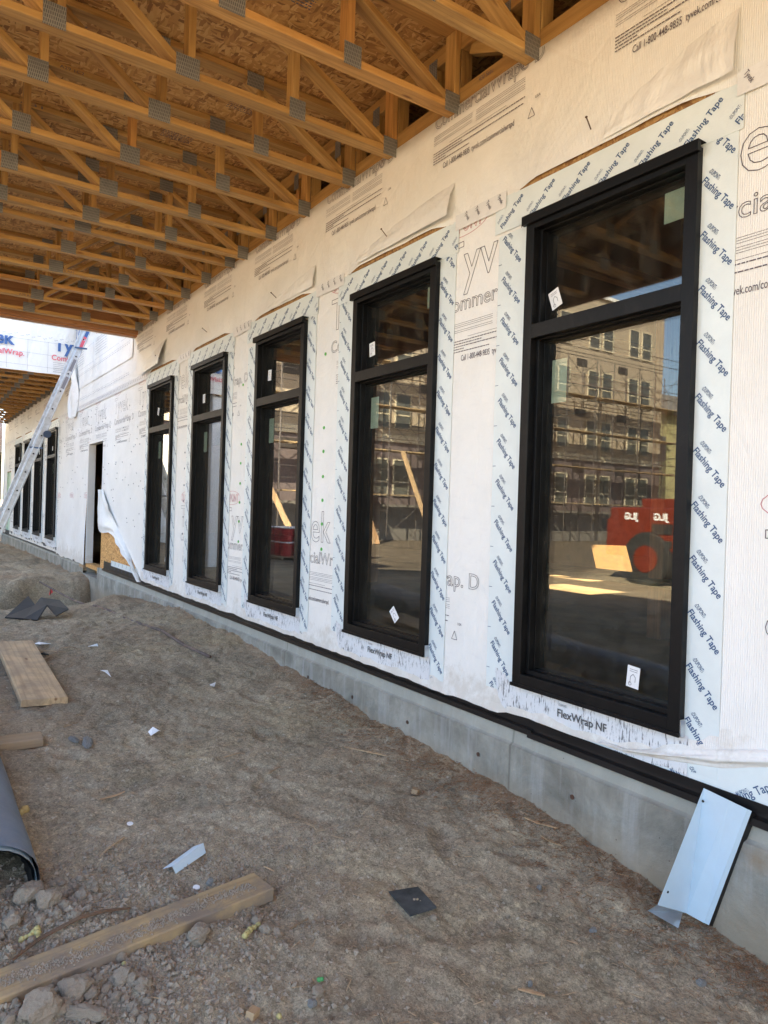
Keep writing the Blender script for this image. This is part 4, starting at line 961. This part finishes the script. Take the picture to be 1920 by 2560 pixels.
for (s_, c_) in ((0.9, M_REDP), (1.25, M_INKG), (1.7, M_INKG), (4.0, M_REDP), (4.2, M_BLUEP), (3.6, M_INKG), (3.3, M_INKG)):
    o = stick('safety_decal', lp(s_-0.10, -0.0), lp(s_+0.10, 0.0), 0.003, 0.05, c_, LD); o.location = Vector(o.location)+Vector((0, -(0.302-s_*0.028) if s_ < 2.3 else -0.2135, 0))

# ------------------------------------------------------------------ things lying on the ground
def onplane(px, py, x):
    d = ray(px, py); return Vector((CX, 0, CZ)) + d*((x-CX)/d.x)
def board(name, pa, pb, wd, th, m, label, cat, back=True, lift=0.0):
    """pa, pb: ground points of the bottom near edge"""
    ax = (pb-pa); ax.z = 0; side = Vector((-ax.y, ax.x, 0)).normalized()
    if side.dot(Vector((CX, 0, 0))-pa) > 0: side = -side
    off = side*(wd/2) + Vector((0, 0, th/2+lift))
    o = stick(name, pa+off, pb+off, wd, th, m, None, side=side, ch=0.004); return tag(o, label, cat)
A_, B_ = D(590, 1950), D(-40, 2190); A_.z = B_.z = min(A_.z, B_.z)+0.006
longl = board('lumber', A_, B_, 0.14, 0.048, M_OLDW, 'long dusty plank lying across the lower left dirt with soil along its top', 'plank')
A_, B_ = D(58, 1537), D(-15, 1415); ww = 0.27
def slab(name, q, th, m, label, cat):      # four ground pixels (top face), near-left, near-right, far-right, far-left
    P = [Vector(p) for p in q]; vs = P + [p-Vector((0, 0, th)) for p in P]
    o = MB(); o.add(vs, [(0, 1, 2, 3), (7, 6, 5, 4), (0, 4, 5, 1), (1, 5, 6, 2), (2, 6, 7, 3), (3, 7, 4, 0)])
    o = o.build(name, m, bevel=0.004); return tag(o, label, cat)
q = [D(58, 1522), D(135, 1500), D(72, 1385), D(-12, 1385)]
z = max(p.z for p in q[:2])+0.045
def hz(px, py, z): 
    d = ray(px*1920/1659, py*1920/1659); return Vector((CX, 0, CZ)) + d*((z-CZ)/d.z)
zf_ = max(max(D(x_, y_).z for x_ in (0, 40, 72) for y_ in (1384, 1395, 1410)), z-0.01)+0.05
q = [hz(58, 1520, z), hz(134, 1498, z), hz(72, 1384, zf_), hz(-10, 1384, zf_)]
ax = ((q[2]+q[3])/2-(q[0]+q[1])/2); cc = (q[0]+q[1])/2-Vector((0, 0, 0.022))
sd = (q[1]-q[0]); wdt = sd.length
o = stick('board', cc, cc+ax, wdt, 0.042, M_PLANK, None, side=sd.normalized(), ch=0.004); tag(o, 'wide clean pale board lying flat on the dirt at the left edge', 'board')
z = D(90, 1610).z+0.045
q = [hz(0, 1612, z), hz(92, 1600, z), hz(70, 1580, z), hz(0, 1592, z)]
A2 = hz(90, 1596, z-0.02); B2 = hz(-110, 1622, z-0.02)
o = stick('board_end', A2, B2, 0.15, 0.042, M_PLANK, None, side=Vector((0.1, 1, 0)), ch=0.004); tag(o, 'short pale board end poking in at the left above the grey roll', 'board')
# grey membrane roll
def roll():
    t = thing('membrane_roll', 'scuffed blue grey membrane roll lying at the left edge with its hollow end open', 'roll', (0, 0, 0))
    mb = MB(); n, L = 26, 40; a0 = Vector((-2.265, 2.70, 0.15)); a1 = Vector((-2.33, 7.2, 0.42))
    rr = 0.215; d = (a1-a0).normalized(); sx = d.cross(Vector((0, 0, 1))).normalized(); sz = sx.cross(d)
    for rad, nm, m_ in ((rr, 'outer_layer', M_ROLL), (rr-0.012, 'inner_layer', simple('pale_inner_membrane', (0.42, 0.50, 0.52), 0.5)), (rr-0.024, 'core_layer', M_STEEL)):
        mb = MB(); vs = []
        for i in range(L+1):
            for j in range(n):
                th_ = 2*math.pi*j/n; sq = 0.86 + 0.05*math.sin(i*0.3); e = (0.0 if nm != 'inner_layer' else -0.012) + 0.03*math.sin(th_+1)
                r_ = rad*(1+0.02*NW(i*0.3, math.cos(th_), math.sin(th_)))
                vs.append(a0+d*((a1-a0).length*i/L + (e if i == 0 else 0)) + sx*r_*math.cos(th_)*1.04 + sz*r_*math.sin(th_)*sq*(0.9 if math.sin(th_) > 0 else 1))
        mb.add(vs, [(i*n+j, i*n+(j+1) % n, (i+1)*n+(j+1) % n, (i+1)*n+j) for i in range(L) for j in range(n)]); mb.build(nm, m_, t, smooth=True)
roll()
# pale blue flashing leaning against the base flashing
def lean():
    TL = onplane(1759, 1970, -0.055); TR = onplane(1869, 2023, -0.055)
    BR = at(1761, 2308, 0.025); BL = at(1644, 2262, 0.05)
    BL = BL + (Vector((CX, 0, CZ))-BL)*0.03; TM = TL.lerp(TR, 0.62); BMm = at(1718, 2284, 0.03)
    t = thing('flashing_piece', 'pale blue bent sheet metal flashing leaning against the foundation at the lower right', 'metal flashing', (0, 0, 0))
    n = (TR-TL).cross(BL-TL).normalized(); 
    if n.x > 0: n = -n
    MBv = MB(); bk = -n*0.045
    fold = n*0.004
    MBv.add([TL, TM+fold, BMm+fold, BL], [(0, 1, 2, 3)]); MBv.add([TM+fold, TR, BR, BMm+fold], [(0, 1, 2, 3)])
    o = MBv.build('face_sheet', M_FLASH, t); o.modifiers.new('t', 'SOLIDIFY').thickness = 0.0015
    l2 = MB(); l2.add([TR+n*0.0002, TR+Vector((0, -0.010, 0.0))+bk*0.25, BR+Vector((0, -0.012, 0))+bk*0.25, BR], [(0, 1, 2, 3)]); o = l2.build('return_lip', M_FLASH, t)
    l3 = MB(); l3.add([TR+Vector((0, -0.0105, 0))+bk*0.25, TR+Vector((0, -0.012, -0.005))+bk, BR+Vector((0, -0.014, 0))+bk, BR+Vector((0, -0.0125, 0))+bk*0.25], [(0, 1, 2, 3)]); l3.build('back_flange', M_TRIM, t)
    T1 = at(1619, 2279, 0.035); T2 = at(1695, 2322, 0.02); T3 = BMm+Vector((-0.01, 0.012, 0.0))
    l4 = MB(); l4.add([BL, T3, T2, T1], [(0, 1, 2, 3)]); o = l4.build('bent_tab', M_ALU, t); o.modifiers.new('t', 'SOLIDIFY').thickness = 0.0015
    hs = MB()
    for (a, b) in ((0.12, 0.10), (0.12, 0.88)):
        p = TL.lerp(TM, a/0.62*0.8).lerp(BL.lerp(BMm, a/0.62*0.8), b); hs.tube(p+n*0.0005, p+n*0.003, 0.0045, 8)
    hs.build('screw_hole', M_DARK, t)
lean()
def flat_piece(name, pts, th, m, label, cat, lift=0.004, group=None, bend=0.0):
    P = [at(x, y, lift) for x, y in pts]
    zc = sum(p.z for p in P)/len(P)
    for i, p in enumerate(P): p.z = zc*0.6+p.z*0.4 + bend*(1 if i % 2 else -0.3) + 0.003
    n = len(P); o = MB(); o.add(P+[p-Vector((0, 0, th)) for p in P], [tuple(range(n)), tuple(range(n, 2*n))[::-1]]+[(i, n+i, n+(i+1) % n, (i+1) % n) for i in range(n)])
    return tag(o.build(name, m), label, cat, group)
k_ = 1920/1659
def DP(*l): return [(x*k_, y*k_) for x, y in l]
flat_piece('rubber_pad', DP((840, 1922), (903, 1915), (943, 1965), (886, 1987)), 0.006, simple('black_rubber', (0.035, 0.038, 0.04), 0.5, 0, 0.8, 18, 0.4, 30), 'black square rubber offcut lying on the dirt in the lower centre', 'offcut', 0.012, bend=0.004)
# bent scrap of light metal
P = [at(*p, 0.012) for p in ((405, 2175), (430, 2181), (515, 2130), (508, 2121), (484, 2122))]
mb = MB(); up_ = Vector((0, 0, 0.02))
mb.add([P[0], P[4]+up_*0.5, P[3]+up_, P[1]+up_], [(0, 3, 2, 1)]); mb.add([P[1]+up_, P[3]+up_, P[2]-up_*0.2, P[1]+Vector((0.012, -0.006, -0.008))], [(0, 1, 2, 3)])
tag(mb.build('metal_scrap', M_FLASH), 'small bent strip of pale blue metal lying on the dirt above the long plank', 'metal scrap')
flat_piece('torn_wrap', DP((320, 1578), (330, 1574), (347, 1580), (343, 1588), (326, 1590)), 0.002, M_WHITE, 'crumpled white scrap lying alone in the middle of the dirt', 'scrap', 0.01, bend=0.015)
flat_piece('torn_wrap', DP((453, 1478), (466, 1478), (463, 1484), (455, 1486)), 0.002, M_WHITE, 'small white scrap on the dirt toward the middle of the foundation', 'scrap', 0.006, bend=0.008)
flat_piece('torn_wrap', DP((73, 1391), (84, 1390), (110, 1392), (88, 1395)), 0.002, M_WHITE, 'white scrap with a thin tail beside the wide board', 'scrap', 0.006, bend=0.008)
flat_piece('torn_wrap', DP((190, 1397), (210, 1392), (212, 1396), (196, 1400)), 0.002, M_WHITE, 'pale torn scrap lying right of the wide board', 'scrap', 0.006, bend=0.008)
flat_piece('torn_wrap', DP((217, 1448), (226, 1455), (240, 1462), (232, 1452)), 0.002, M_WHITE, 'white torn plastic scrap lying below the doorway pit', 'scrap', 0.006, bend=0.01)
flat_piece('leaf_shaped_chip', DP((93, 1424), (112, 1415), (110, 1420), (97, 1427)), 0.003, M_CHIP, 'pale leaf shaped wood chip beside the wide board', 'chip', 0.008)
for (x, y, lab) in ((675, 1850+0, 'upper white plastic washer lying on the dirt above the metal strip'), (1020, 0, 'lower white plastic washer beside the small grey stone near the plank')):
    pass
for (x, y, lab) in ((325, 2060, 'white plastic washer lying on the dirt left of the metal strip'), (491, 2219, 'white plastic washer beside the grey pebble above the long plank')):
    p = at(x, y, 0.004); o = MB().tube((0, 0, 0), (0, 0, 0.003), 0.013, 16).build('washer', M_WHITE); o.location = p; o.rotation_euler = (0.15, 0.1, 0); tag(o, lab, 'washer', 'white washers')
# splinters and strips
def strip(name, pts, wd, m, label, cat='splinter', lift=0.006, group=None, th=0.004):
    P = [at(x, y, lift) for x, y in pts]; mb = MB(); n = len(P); vs = []
    for i, p in enumerate(P):
        d = (P[min(i+1, n-1)]-P[max(i-1, 0)]).normalized(); s = d.cross(Vector((0, 0, 1))).normalized()*wd/2*(0.35 if i in (0, n-1) else 1)
        vs += [p-s, p+s, p+s+Vector((0, 0, th)), p-s+Vector((0, 0, th))]
    mb.add(vs, [(4*i+a, 4*i+(a+1) % 4, 4*i+4+(a+1) % 4, 4*i+4+a) for i in range(n-1) for a in range(4)]+[(0, 1, 2, 3), (4*n-1, 4*n-2, 4*n-3, 4*n-4)])
    return tag(mb.build(name, m), label, cat, group)
strip('wood_splinter', [(862, 1869), (940, 1884), (1022, 1903)], 0.020, M_CHIP, 'long pale splinter pointing at the foundation below the third window')
strip('wood_splinter', [(250, 2000), (290, 1992), (312, 1980)], 0.016, M_CHIP, 'dirty wood splinter lying right of the grey roll')
strip('wood_splinter', [(250, 2142), (270, 2122), (312, 2094)], 0.010, M_CHIP, 'thin brown twig like splinter above the bent metal strip')
strip('bent_strap', [(32, 2404), (100, 2350), (200, 2296), (260, 2280), (325, 2273)], 0.016, simple('brown_strap', (0.12, 0.065, 0.035), 0.5), 'curved brown strap lying in loose dirt above the long plank', 'strap', 0.02)
strip('wood_splinter', [(160, 1818), (195, 1807)], 0.008, M_CHIP, 'small dark splinter between the two pale boards')
strip('wood_splinter', [(1295, 2474), (1330, 2482), (1362, 2493)], 0.014, M_CHIP, 'pale splinter at the bottom centre beneath a grey pebble')
strip('wood_splinter', [(1311, 2045), (1345, 2058), (1395, 2072)], 0.018, M_CHIP, 'brown weathered splinter lying in the sawdust by the foundation')
strip('wood_splinter', [(1575, 2122), (1590, 2145), (1608, 2168)], 0.022, M_CHIP, 'grey brown stick resting against the foundation near the leaning flashing', lift=0.02)
strip('twig', [(1352, 2090), (1378, 2108), (1408, 2118)], 0.008, M_CHIP, 'thin pale twig in the dirt below the sawdust', 'twig')
strip('wood_splinter', [(560, 1894), (600, 1884)], 0.014, M_CHIP, 'flat pale chip right of the grey roll on open dirt')
strip('wood_splinter', [(725, 2324), (770, 2298)], 0.014, M_CHIP, 'small splinter right of the end of the long plank')
strip('wood_splinter', [(660, 2168), (685, 2180)], 0.010, M_CHIP, 'short straw coloured splinter above the black rubber piece')
strip('wood_splinter', [(672, 1935), (700, 1918)], 0.014, M_CHIP, 'short splinter on the dirt right of centre')
strip('cord_scrap', [(115, 1640), (140, 1636), (150, 1622), (175, 1618), (200, 1624)], 0.012, M_CHIP, 'short frayed cord lying above the wide board', 'cord', 0.012)
strip('cord_scrap', [(92, 1641), (105, 1636), (120, 1640)], 0.03, M_TYRE, 'black rag end tied to the frayed cord', 'rag', 0.012, th=0.012)
strip('thin_lath', [(85, 1627), (165, 1631)], 0.010, M_CHIP, 'thin reddish lath beside the wide board', 'lath')
pa, pb = at(100, 1457, 0.05), at(524, 1643, 0.02)
mb = MB(); ptz = [pa.lerp(pb, i/12)+Vector((0, 0, -0.05*math.sin(math.pi*i/12))) for i in range(13)]
for i, p in enumerate(ptz): p.z = max(p.z, ground_h(p.x, p.y)+0.012)
mb.path(ptz, 0.013, 8); tag(mb.build('steel_bar', M_RUST, smooth=True), 'long thin rusty bar lying across the pit toward the foundation', 'bar')
# steel channel near the pit
c0 = at(78, 1549); dist = (c0-Vector((CX, 0, CZ))).length
def at_d(px, py, k): return Vector((CX, 0, CZ)) + ray(px, py)*(dist*k)
CH = thing('steel_channel', 'dark folded steel channel tipped on its side by the pit in front of the doorway', 'steel channel', (0, 0, 0))
for nm, q in (('left_flange', [(12, 1543, 1.0), (60, 1546, 0.99), (88, 1512, 1.05), (71, 1489, 1.08)]), ('middle_web', [(60, 1546, 0.99), (93, 1550, 0.985), (118, 1512, 1.03), (102, 1493, 1.07)]), ('right_flange', [(102, 1493, 1.07), (118, 1512, 1.03), (141, 1539, 0.995), (172, 1522, 1.03), (149, 1500, 1.09)])):
    mb = MB(); mb.add([at_d(*p) for p in q], [tuple(range(len(q)))]); o = mb.build(nm, M_STEEL, CH); o.modifiers.new('t', 'SOLIDIFY').thickness = 0.012
p = at(126, 1490, 0.0); o = MB(); o.tube(p, p+Vector((0, 0, 0.12)), 0.004, 6); o.build('marker_flag', M_NAIL); fo = bpy.data.objects['marker_flag']; tag(fo, 'small pink marker flag standing in the pit behind the steel channel', 'flag')
o = MB(); o.add([p+Vector((0, 0, 0.12)), p+Vector((0.05, 0, 0.02)), p+Vector((-0.02, 0.01, 0.0))], [(0, 1, 2)]); o.build('cloth', M_PINK, fo)
# yellow foam bits, green plastic, wood blocks
def blob(name, pts, r, m, label, cat, group=None):
    P = [at(x, y, r*0.6) for x, y in pts]; bm = bmesh.new()
    for i, p in enumerate(P):
        for kk in range(2):
            bmesh.ops.create_icosphere(bm, subdivisions=2, radius=r*U(.8, 1.15), matrix=Matrix.Translation(p + (P[min(i+1, len(P)-1)]-p)*0.5*kk))
    for v in bm.verts: v.co += Vector((NW(*(v.co*90)), NW(*(v.co*95)), NW(*(v.co*80))))*r*0.35
    me = bpy.data.meshes.new(name); bm.to_mesh(me); bm.free(); me.polygons.foreach_set('use_smooth', [True]*len(me.polygons))
    return tag(link(name, me, m), label, cat, group)
blob('foam_bit', [(55, 2350), (75, 2340), (92, 2325), (95, 2345)], 0.010, M_FOAM, 'yellow foam squiggle left of the curved strap', 'foam')
blob('foam_bit', [(612, 2340), (625, 2325), (645, 2312)], 0.010, M_FOAM, 'yellow foam squiggle right of the large clod at the plank end', 'foam')
blob('foam_bit', [(50, 2032), (62, 2025)], 0.016, simple('tan_foam', (0.42, 0.30, 0.12), 0.8, 0, 0.2, 40), 'tan foam lump beside the grey roll', 'foam')
blob('foam_bit', [(697, 2542)], 0.008, M_FOAM, 'tiny yellow foam crumb at the bottom edge', 'foam')
blob('foam_bit', [(310, 2409)], 0.006, M_FOAM, 'tiny yellow foam crumb under the long plank', 'foam')
blob('plastic_bit', [(798, 2450), (804, 2447)], 0.007, simple('bright_green_plastic', (0.07, 0.30, 0.09), 0.6), 'bright green plastic bit at the bottom centre left', 'plastic bit')
for (x, y, s, lab) in ((1038, 1985, 0.035, 'small cut wood block on open dirt below the second window'), (630, 2545, 0.03, 'small reddish wood block at the bottom edge')):
    o = MB().box(-s*.6, s*.6, -s*.45, s*.45, 0, s*.7).build('wood_block', M_CHIP, bevel=0.002); o.location = at(x, y, -0.002); o.rotation_euler = (0.1, 0.15, 0.6); tag(o, lab, 'wood block')

# stones and clods
def rock(seed, sub=3, amp=0.35, flat=0.75):
    rr = random.Random(seed); bm = bmesh.new(); bmesh.ops.create_icosphere(bm, subdivisions=sub, radius=1)
    pl = []
    for _ in range(9):
        n = Vector((rr.gauss(0, 1), rr.gauss(0, 1), rr.gauss(0, 1))).normalized(); pl.append((n, rr.uniform(0.62, 0.92)))
    for v in bm.verts:
        for n, d in pl:
            e = v.co.dot(n)-d
            if e > 0: v.co -= n*e*0.96
        q = v.co*1.0; v.co *= 1+amp*0.5*noise.noise((q.x*1.7+seed, q.y*1.7, q.z*1.7)) + amp*0.22*noise.noise((q.x*5, q.y*5+seed, q.z*5)) + (0.09*noise.noise((q.x*9, q.y*9+seed, q.z*9))+0.05*noise.noise((q.x*20, q.y*20+seed, q.z*20)) if sub > 2 else 0)
        v.co.z *= flat
    me = bpy.data.meshes.new('rock'); bm.to_mesh(me); bm.free(); me.polygons.foreach_set('use_smooth', [False]*len(me.polygons)); return me
RK = [rock(i*7+1, 4) for i in range(3)]+[rock(i*5+90, 3, 0.4, 0.8) for i in range(5)]; RKS = [m.copy() for m in RK[:2]]
for m_ in RK: m_.materials.append(M_CLOD)
for m_ in RKS: m_.materials.append(M_STONE)
def put_rock(x, y, s, lab, me, nm='dirt_clod', cat='clod', group=None, sc=(1, 1, 1), sink=0.3):
    o = bpy.data.objects.new(nm, me); COL.objects.link(o); p = at(x, y); o.location = p+Vector((0, 0, s*(0.55-sink*0.6))); o.scale = (s*sc[0], s*sc[1], s*sc[2]); o.rotation_euler = (U(-.3, .3), U(-.3, .3), U(0, 6)); return tag(o, lab, cat, group)
put_rock(496, 2352, 0.0390, 'large pale rounded clod leaning on the front of the long plank', RK[0], sink=0.0)
put_rock(72, 2250, 0.0484, 'large clod at the mouth of the grey roll, left of a pair', RK[1], sink=0.1)
put_rock(120, 2262, 0.0429, 'large angular clod right of the one at the roll mouth', RK[2], sink=0.1)
put_rock(165, 2268, 0.0218, 'middle sized clod right of the pair at the roll mouth', RK[3])
put_rock(28, 2310, 0.0312, 'rounded clod below the roll mouth at the left edge', RK[4])
put_rock(190, 2490, 0.0468, 'large flat topped clod below the long plank at the bottom left', RK[2], sink=0.1)
put_rock(100, 2540, 0.0507, 'tall angular clod in the bottom left corner heap', RK[1], sink=0.1)
put_rock(215, 2545, 0.0351, 'long broken clod at the bottom edge left of centre', RK[0], sc=(1.7, .8, .8))
put_rock(330, 2455, 0.0203, 'rounded clod in front of the middle of the plank', RK[5]); put_rock(265, 2480, 0.0187, 'knobbly clod in the loose dirt in front of the plank', RK[6]); put_rock(290, 2495, 0.0172, 'smooth small clod in the loose dirt in front of the plank', RK[7])
put_rock(668, 2330, 0.0250, 'clod beside the yellow foam squiggle at the plank end', RK[3]); put_rock(692, 2338, 0.0187, 'smaller clod right of the one by the foam squiggle', RK[4]); put_rock(640, 2308, 0.0203, 'crumbly clod wedged under the plank end', RK[5])
put_rock(525, 2208, 0.0156, 'small grey stone above the long plank', RKS[0], 'stone', 'stone'); put_rock(185, 1855, 0.0351, 'rounded grey stone, left of a pair on the open dirt', RKS[0], 'stone', 'stone', sc=(1, .8, .5)); put_rock(218, 1865, 0.0468, 'long flat grey stone, right of a pair on the open dirt', RKS[1], 'stone', 'stone', sc=(1.5, .6, .4))
put_rock(1325, 2465, 0.0140, 'small upright grey pebble near the bottom centre', RKS[1], 'stone', 'stone', sc=(.6, .6, 1.3)); put_rock(1752, 2462, 0.0156, 'grey pebble at the lower right', RKS[0], 'stone', 'stone'); put_rock(780, 2515, 0.0156, 'bluish stone at the bottom left of centre', RKS[1], 'stone', 'stone'); put_rock(795, 2485, 0.0203, 'brown lump above the bluish stone', RK[3])
put_rock(1334, 1978, 0.0234, 'pale rounded stone against the foundation below the nearest window', RKS[0], 'stone', 'stone'); put_rock(1335, 2000, 0.0140, 'smaller stone beneath the pale one at the foundation', RKS[1], 'stone', 'stone')
put_rock(1348, 2222, 0.0125, 'pale pebble right of the black rubber piece', RKS[0], 'stone', 'stone'); put_rock(1482, 2330, 0.0140, 'bluish pebble left of the bent tab of the leaning flashing', RKS[1], 'stone', 'stone'); put_rock(1085, 2298, 0.0140, 'brown pebble at the corner of the black rubber piece', RK[6]); put_rock(1193, 1930, 0.0234, 'dusty clod in the sawdust below the second window', RK[7])
random.seed(11)
for k in range(150):
    if k < 95:      # crumbly heap below and above the plank
        x = U(0, 420)**1.0; y = U(2290, 2560)
        if 2395-0.42*x < y < 2500-0.42*x*0.85: y += 90
        if y > 2558: continue
        s = abs(random.gauss(0.006, 0.005))+0.005
    else: x = U(0, 260); y = U(2210, 2330)-x*0.15; s = abs(random.gauss(0.006, 0.005))+0.005
    put_rock(x, y, s, 'small brown clod in the crumbled dirt around the long plank', RK[3+k % 5], group='small clods around the long plank')
# gravel: thousands of crumbs as one mesh
def crumbs(name, n, fn, mats, label, kind='stuff', seed=5):
    rr = random.Random(seed); base = [Vector(v) for v in ((1, 0, 0), (-.9, .2, 0), (0, 1, .1), (.1, -1, 0), (0, .1, .8), (.1, 0, -.8))]
    tri = [(0, 2, 4), (2, 1, 4), (1, 3, 4), (3, 0, 4), (2, 0, 5), (1, 2, 5), (3, 1, 5), (0, 3, 5)]
    vs = []; fs = []
    for _ in range(n):
        r = fn(rr)
        if not r: continue
        x, y, s = r; z = ground_h(x, y)+s*0.15; R_ = Euler((rr.random()*6, rr.random()*6, rr.random()*6)).to_matrix(); k = len(vs)
        for b in base: v = R_ @ Vector((b.x*rr.uniform(.7, 1.2), b.y*rr.uniform(.6, 1.1), b.z)); vs.append((x+v.x*s, y+v.y*s, z+v.z*s*0.8))
        fs += [tuple(k+i for i in t_) for t_ in tri]
    me = bpy.data.meshes.new(name); me.from_pydata(vs, [], fs); me.update(); return tag(link(name, me, mats), label, None, kind=kind)
def g1(rr):
    k = rr.random()
    if k < 0.45: x, y = rr.gauss(-1.95, 0.28), rr.gauss(2.25, 0.30)
    elif k < 0.6: x, y = rr.gauss(-1.35, 0.3), rr.gauss(2.5, 0.2)
    else: x, y = rr.uniform(-2.3, -0.05), 1.2+6*rr.random()**1.6
    if x > -0.05: return None
    s = 0.0018+0.0075*rr.random()**4
    if k < 0.45: s *= 1.6
    return x, y, s
crumbs('gravel', 30000, g1, M_CLOD, 'loose crumbs of dry brown soil scattered over the packed dirt')
def g2(rr):
    y = 1.0+7.5*rr.random()**1.3; x = -0.05-abs(rr.gauss(0, 0.16)); return x, y, 0.002+0.004*rr.random()**2
crumbs('foundation_crumbs', 5000, g2, M_CLOD, 'fine crumbled soil heaped along the foundation', seed=8)
def shavings(name, n, fn, m, label, seed):
    rr = random.Random(seed); vs = []; fs = []
    for _ in range(n):
        x, y, L, wd = fn(rr)
        if x > -0.04: continue
        z = ground_h(x, y)+0.004+0.006*rr.random(); a = rr.random()*6.28; d = Vector((math.cos(a), math.sin(a), rr.uniform(-.25, .25)))*L/2; s = Vector((-math.sin(a), math.cos(a), rr.uniform(-.3, .3)))*wd/2; c = Vector((x, y, z)); k = len(vs)
        t_ = Vector((0, 0, 0.0012)); vs += [c-d-s, c+d-s*.5, c+d+s*.5, c-d+s, c-d-s+t_, c+d-s*.5+t_, c+d+s*.5+t_, c-d+s+t_]
        fs += [(k, k+1, k+2, k+3), (k+4, k+5, k+6, k+7), (k, k+1, k+5, k+4), (k+3, k+2, k+6, k+7), (k+1, k+2, k+6, k+5)]
    me = bpy.data.meshes.new(name); me.from_pydata([tuple(v) for v in vs], [], fs); me.update(); return tag(link(name, me, m), label, None, kind='stuff')
shavings('sawdust', 4200, lambda r: (-0.04-abs(r.gauss(0, 0.15)), 1.0+3.4*r.random()**1.2, r.uniform(0.006, 0.028), r.uniform(0.001, 0.0035)), simple('red_brown_shavings', (0.22, 0.11, 0.05), 0.8, 0, 0.5, 60), 'red brown wood shavings strewn along the foundation', 3)
shavings('straw', 900, lambda r: (r.uniform(-2.2, -0.06), 1.2+6.5*r.random()**1.5, r.uniform(0.01, 0.05), r.uniform(0.001, 0.004)), M_CHIP, 'pale splinters and straw scattered over the dirt', 4)
# soil lying on the long plank
mx = longl.matrix_basis; rr = random.Random(3); vs = []; fs = []; tri = [(0, 2, 4), (2, 1, 4), (1, 3, 4), (3, 0, 4)]
for _ in range(2600):
    u = rr.random()*1.25; v = rr.gauss(-0.012, 0.016)+0.01*math.sin(u*9)
    if abs(v) > 0.066: continue
    s = 0.0015+0.004*rr.random()**2; c = mx @ Vector((u+0.05, v, 0.0245 if (mx @ Vector((0, 0, 1))).z > mx.translation.z else -0.0245)); k = len(vs)
    vs += [c+Vector((s, 0, 0)), c+Vector((-s, s*.3, 0)), c+Vector((0, s, 0)), c+Vector((0, -s, 0)), c+Vector((0, 0, s*.9))]; fs += [tuple(k+i for i in t_) for t_ in tri]
me = bpy.data.meshes.new('soil_on_plank'); me.from_pydata([tuple(v) for v in vs], [], fs); tag(link('soil_on_plank', me, M_CLOD), 'loose soil lying along the top of the long plank', None, kind='stuff')
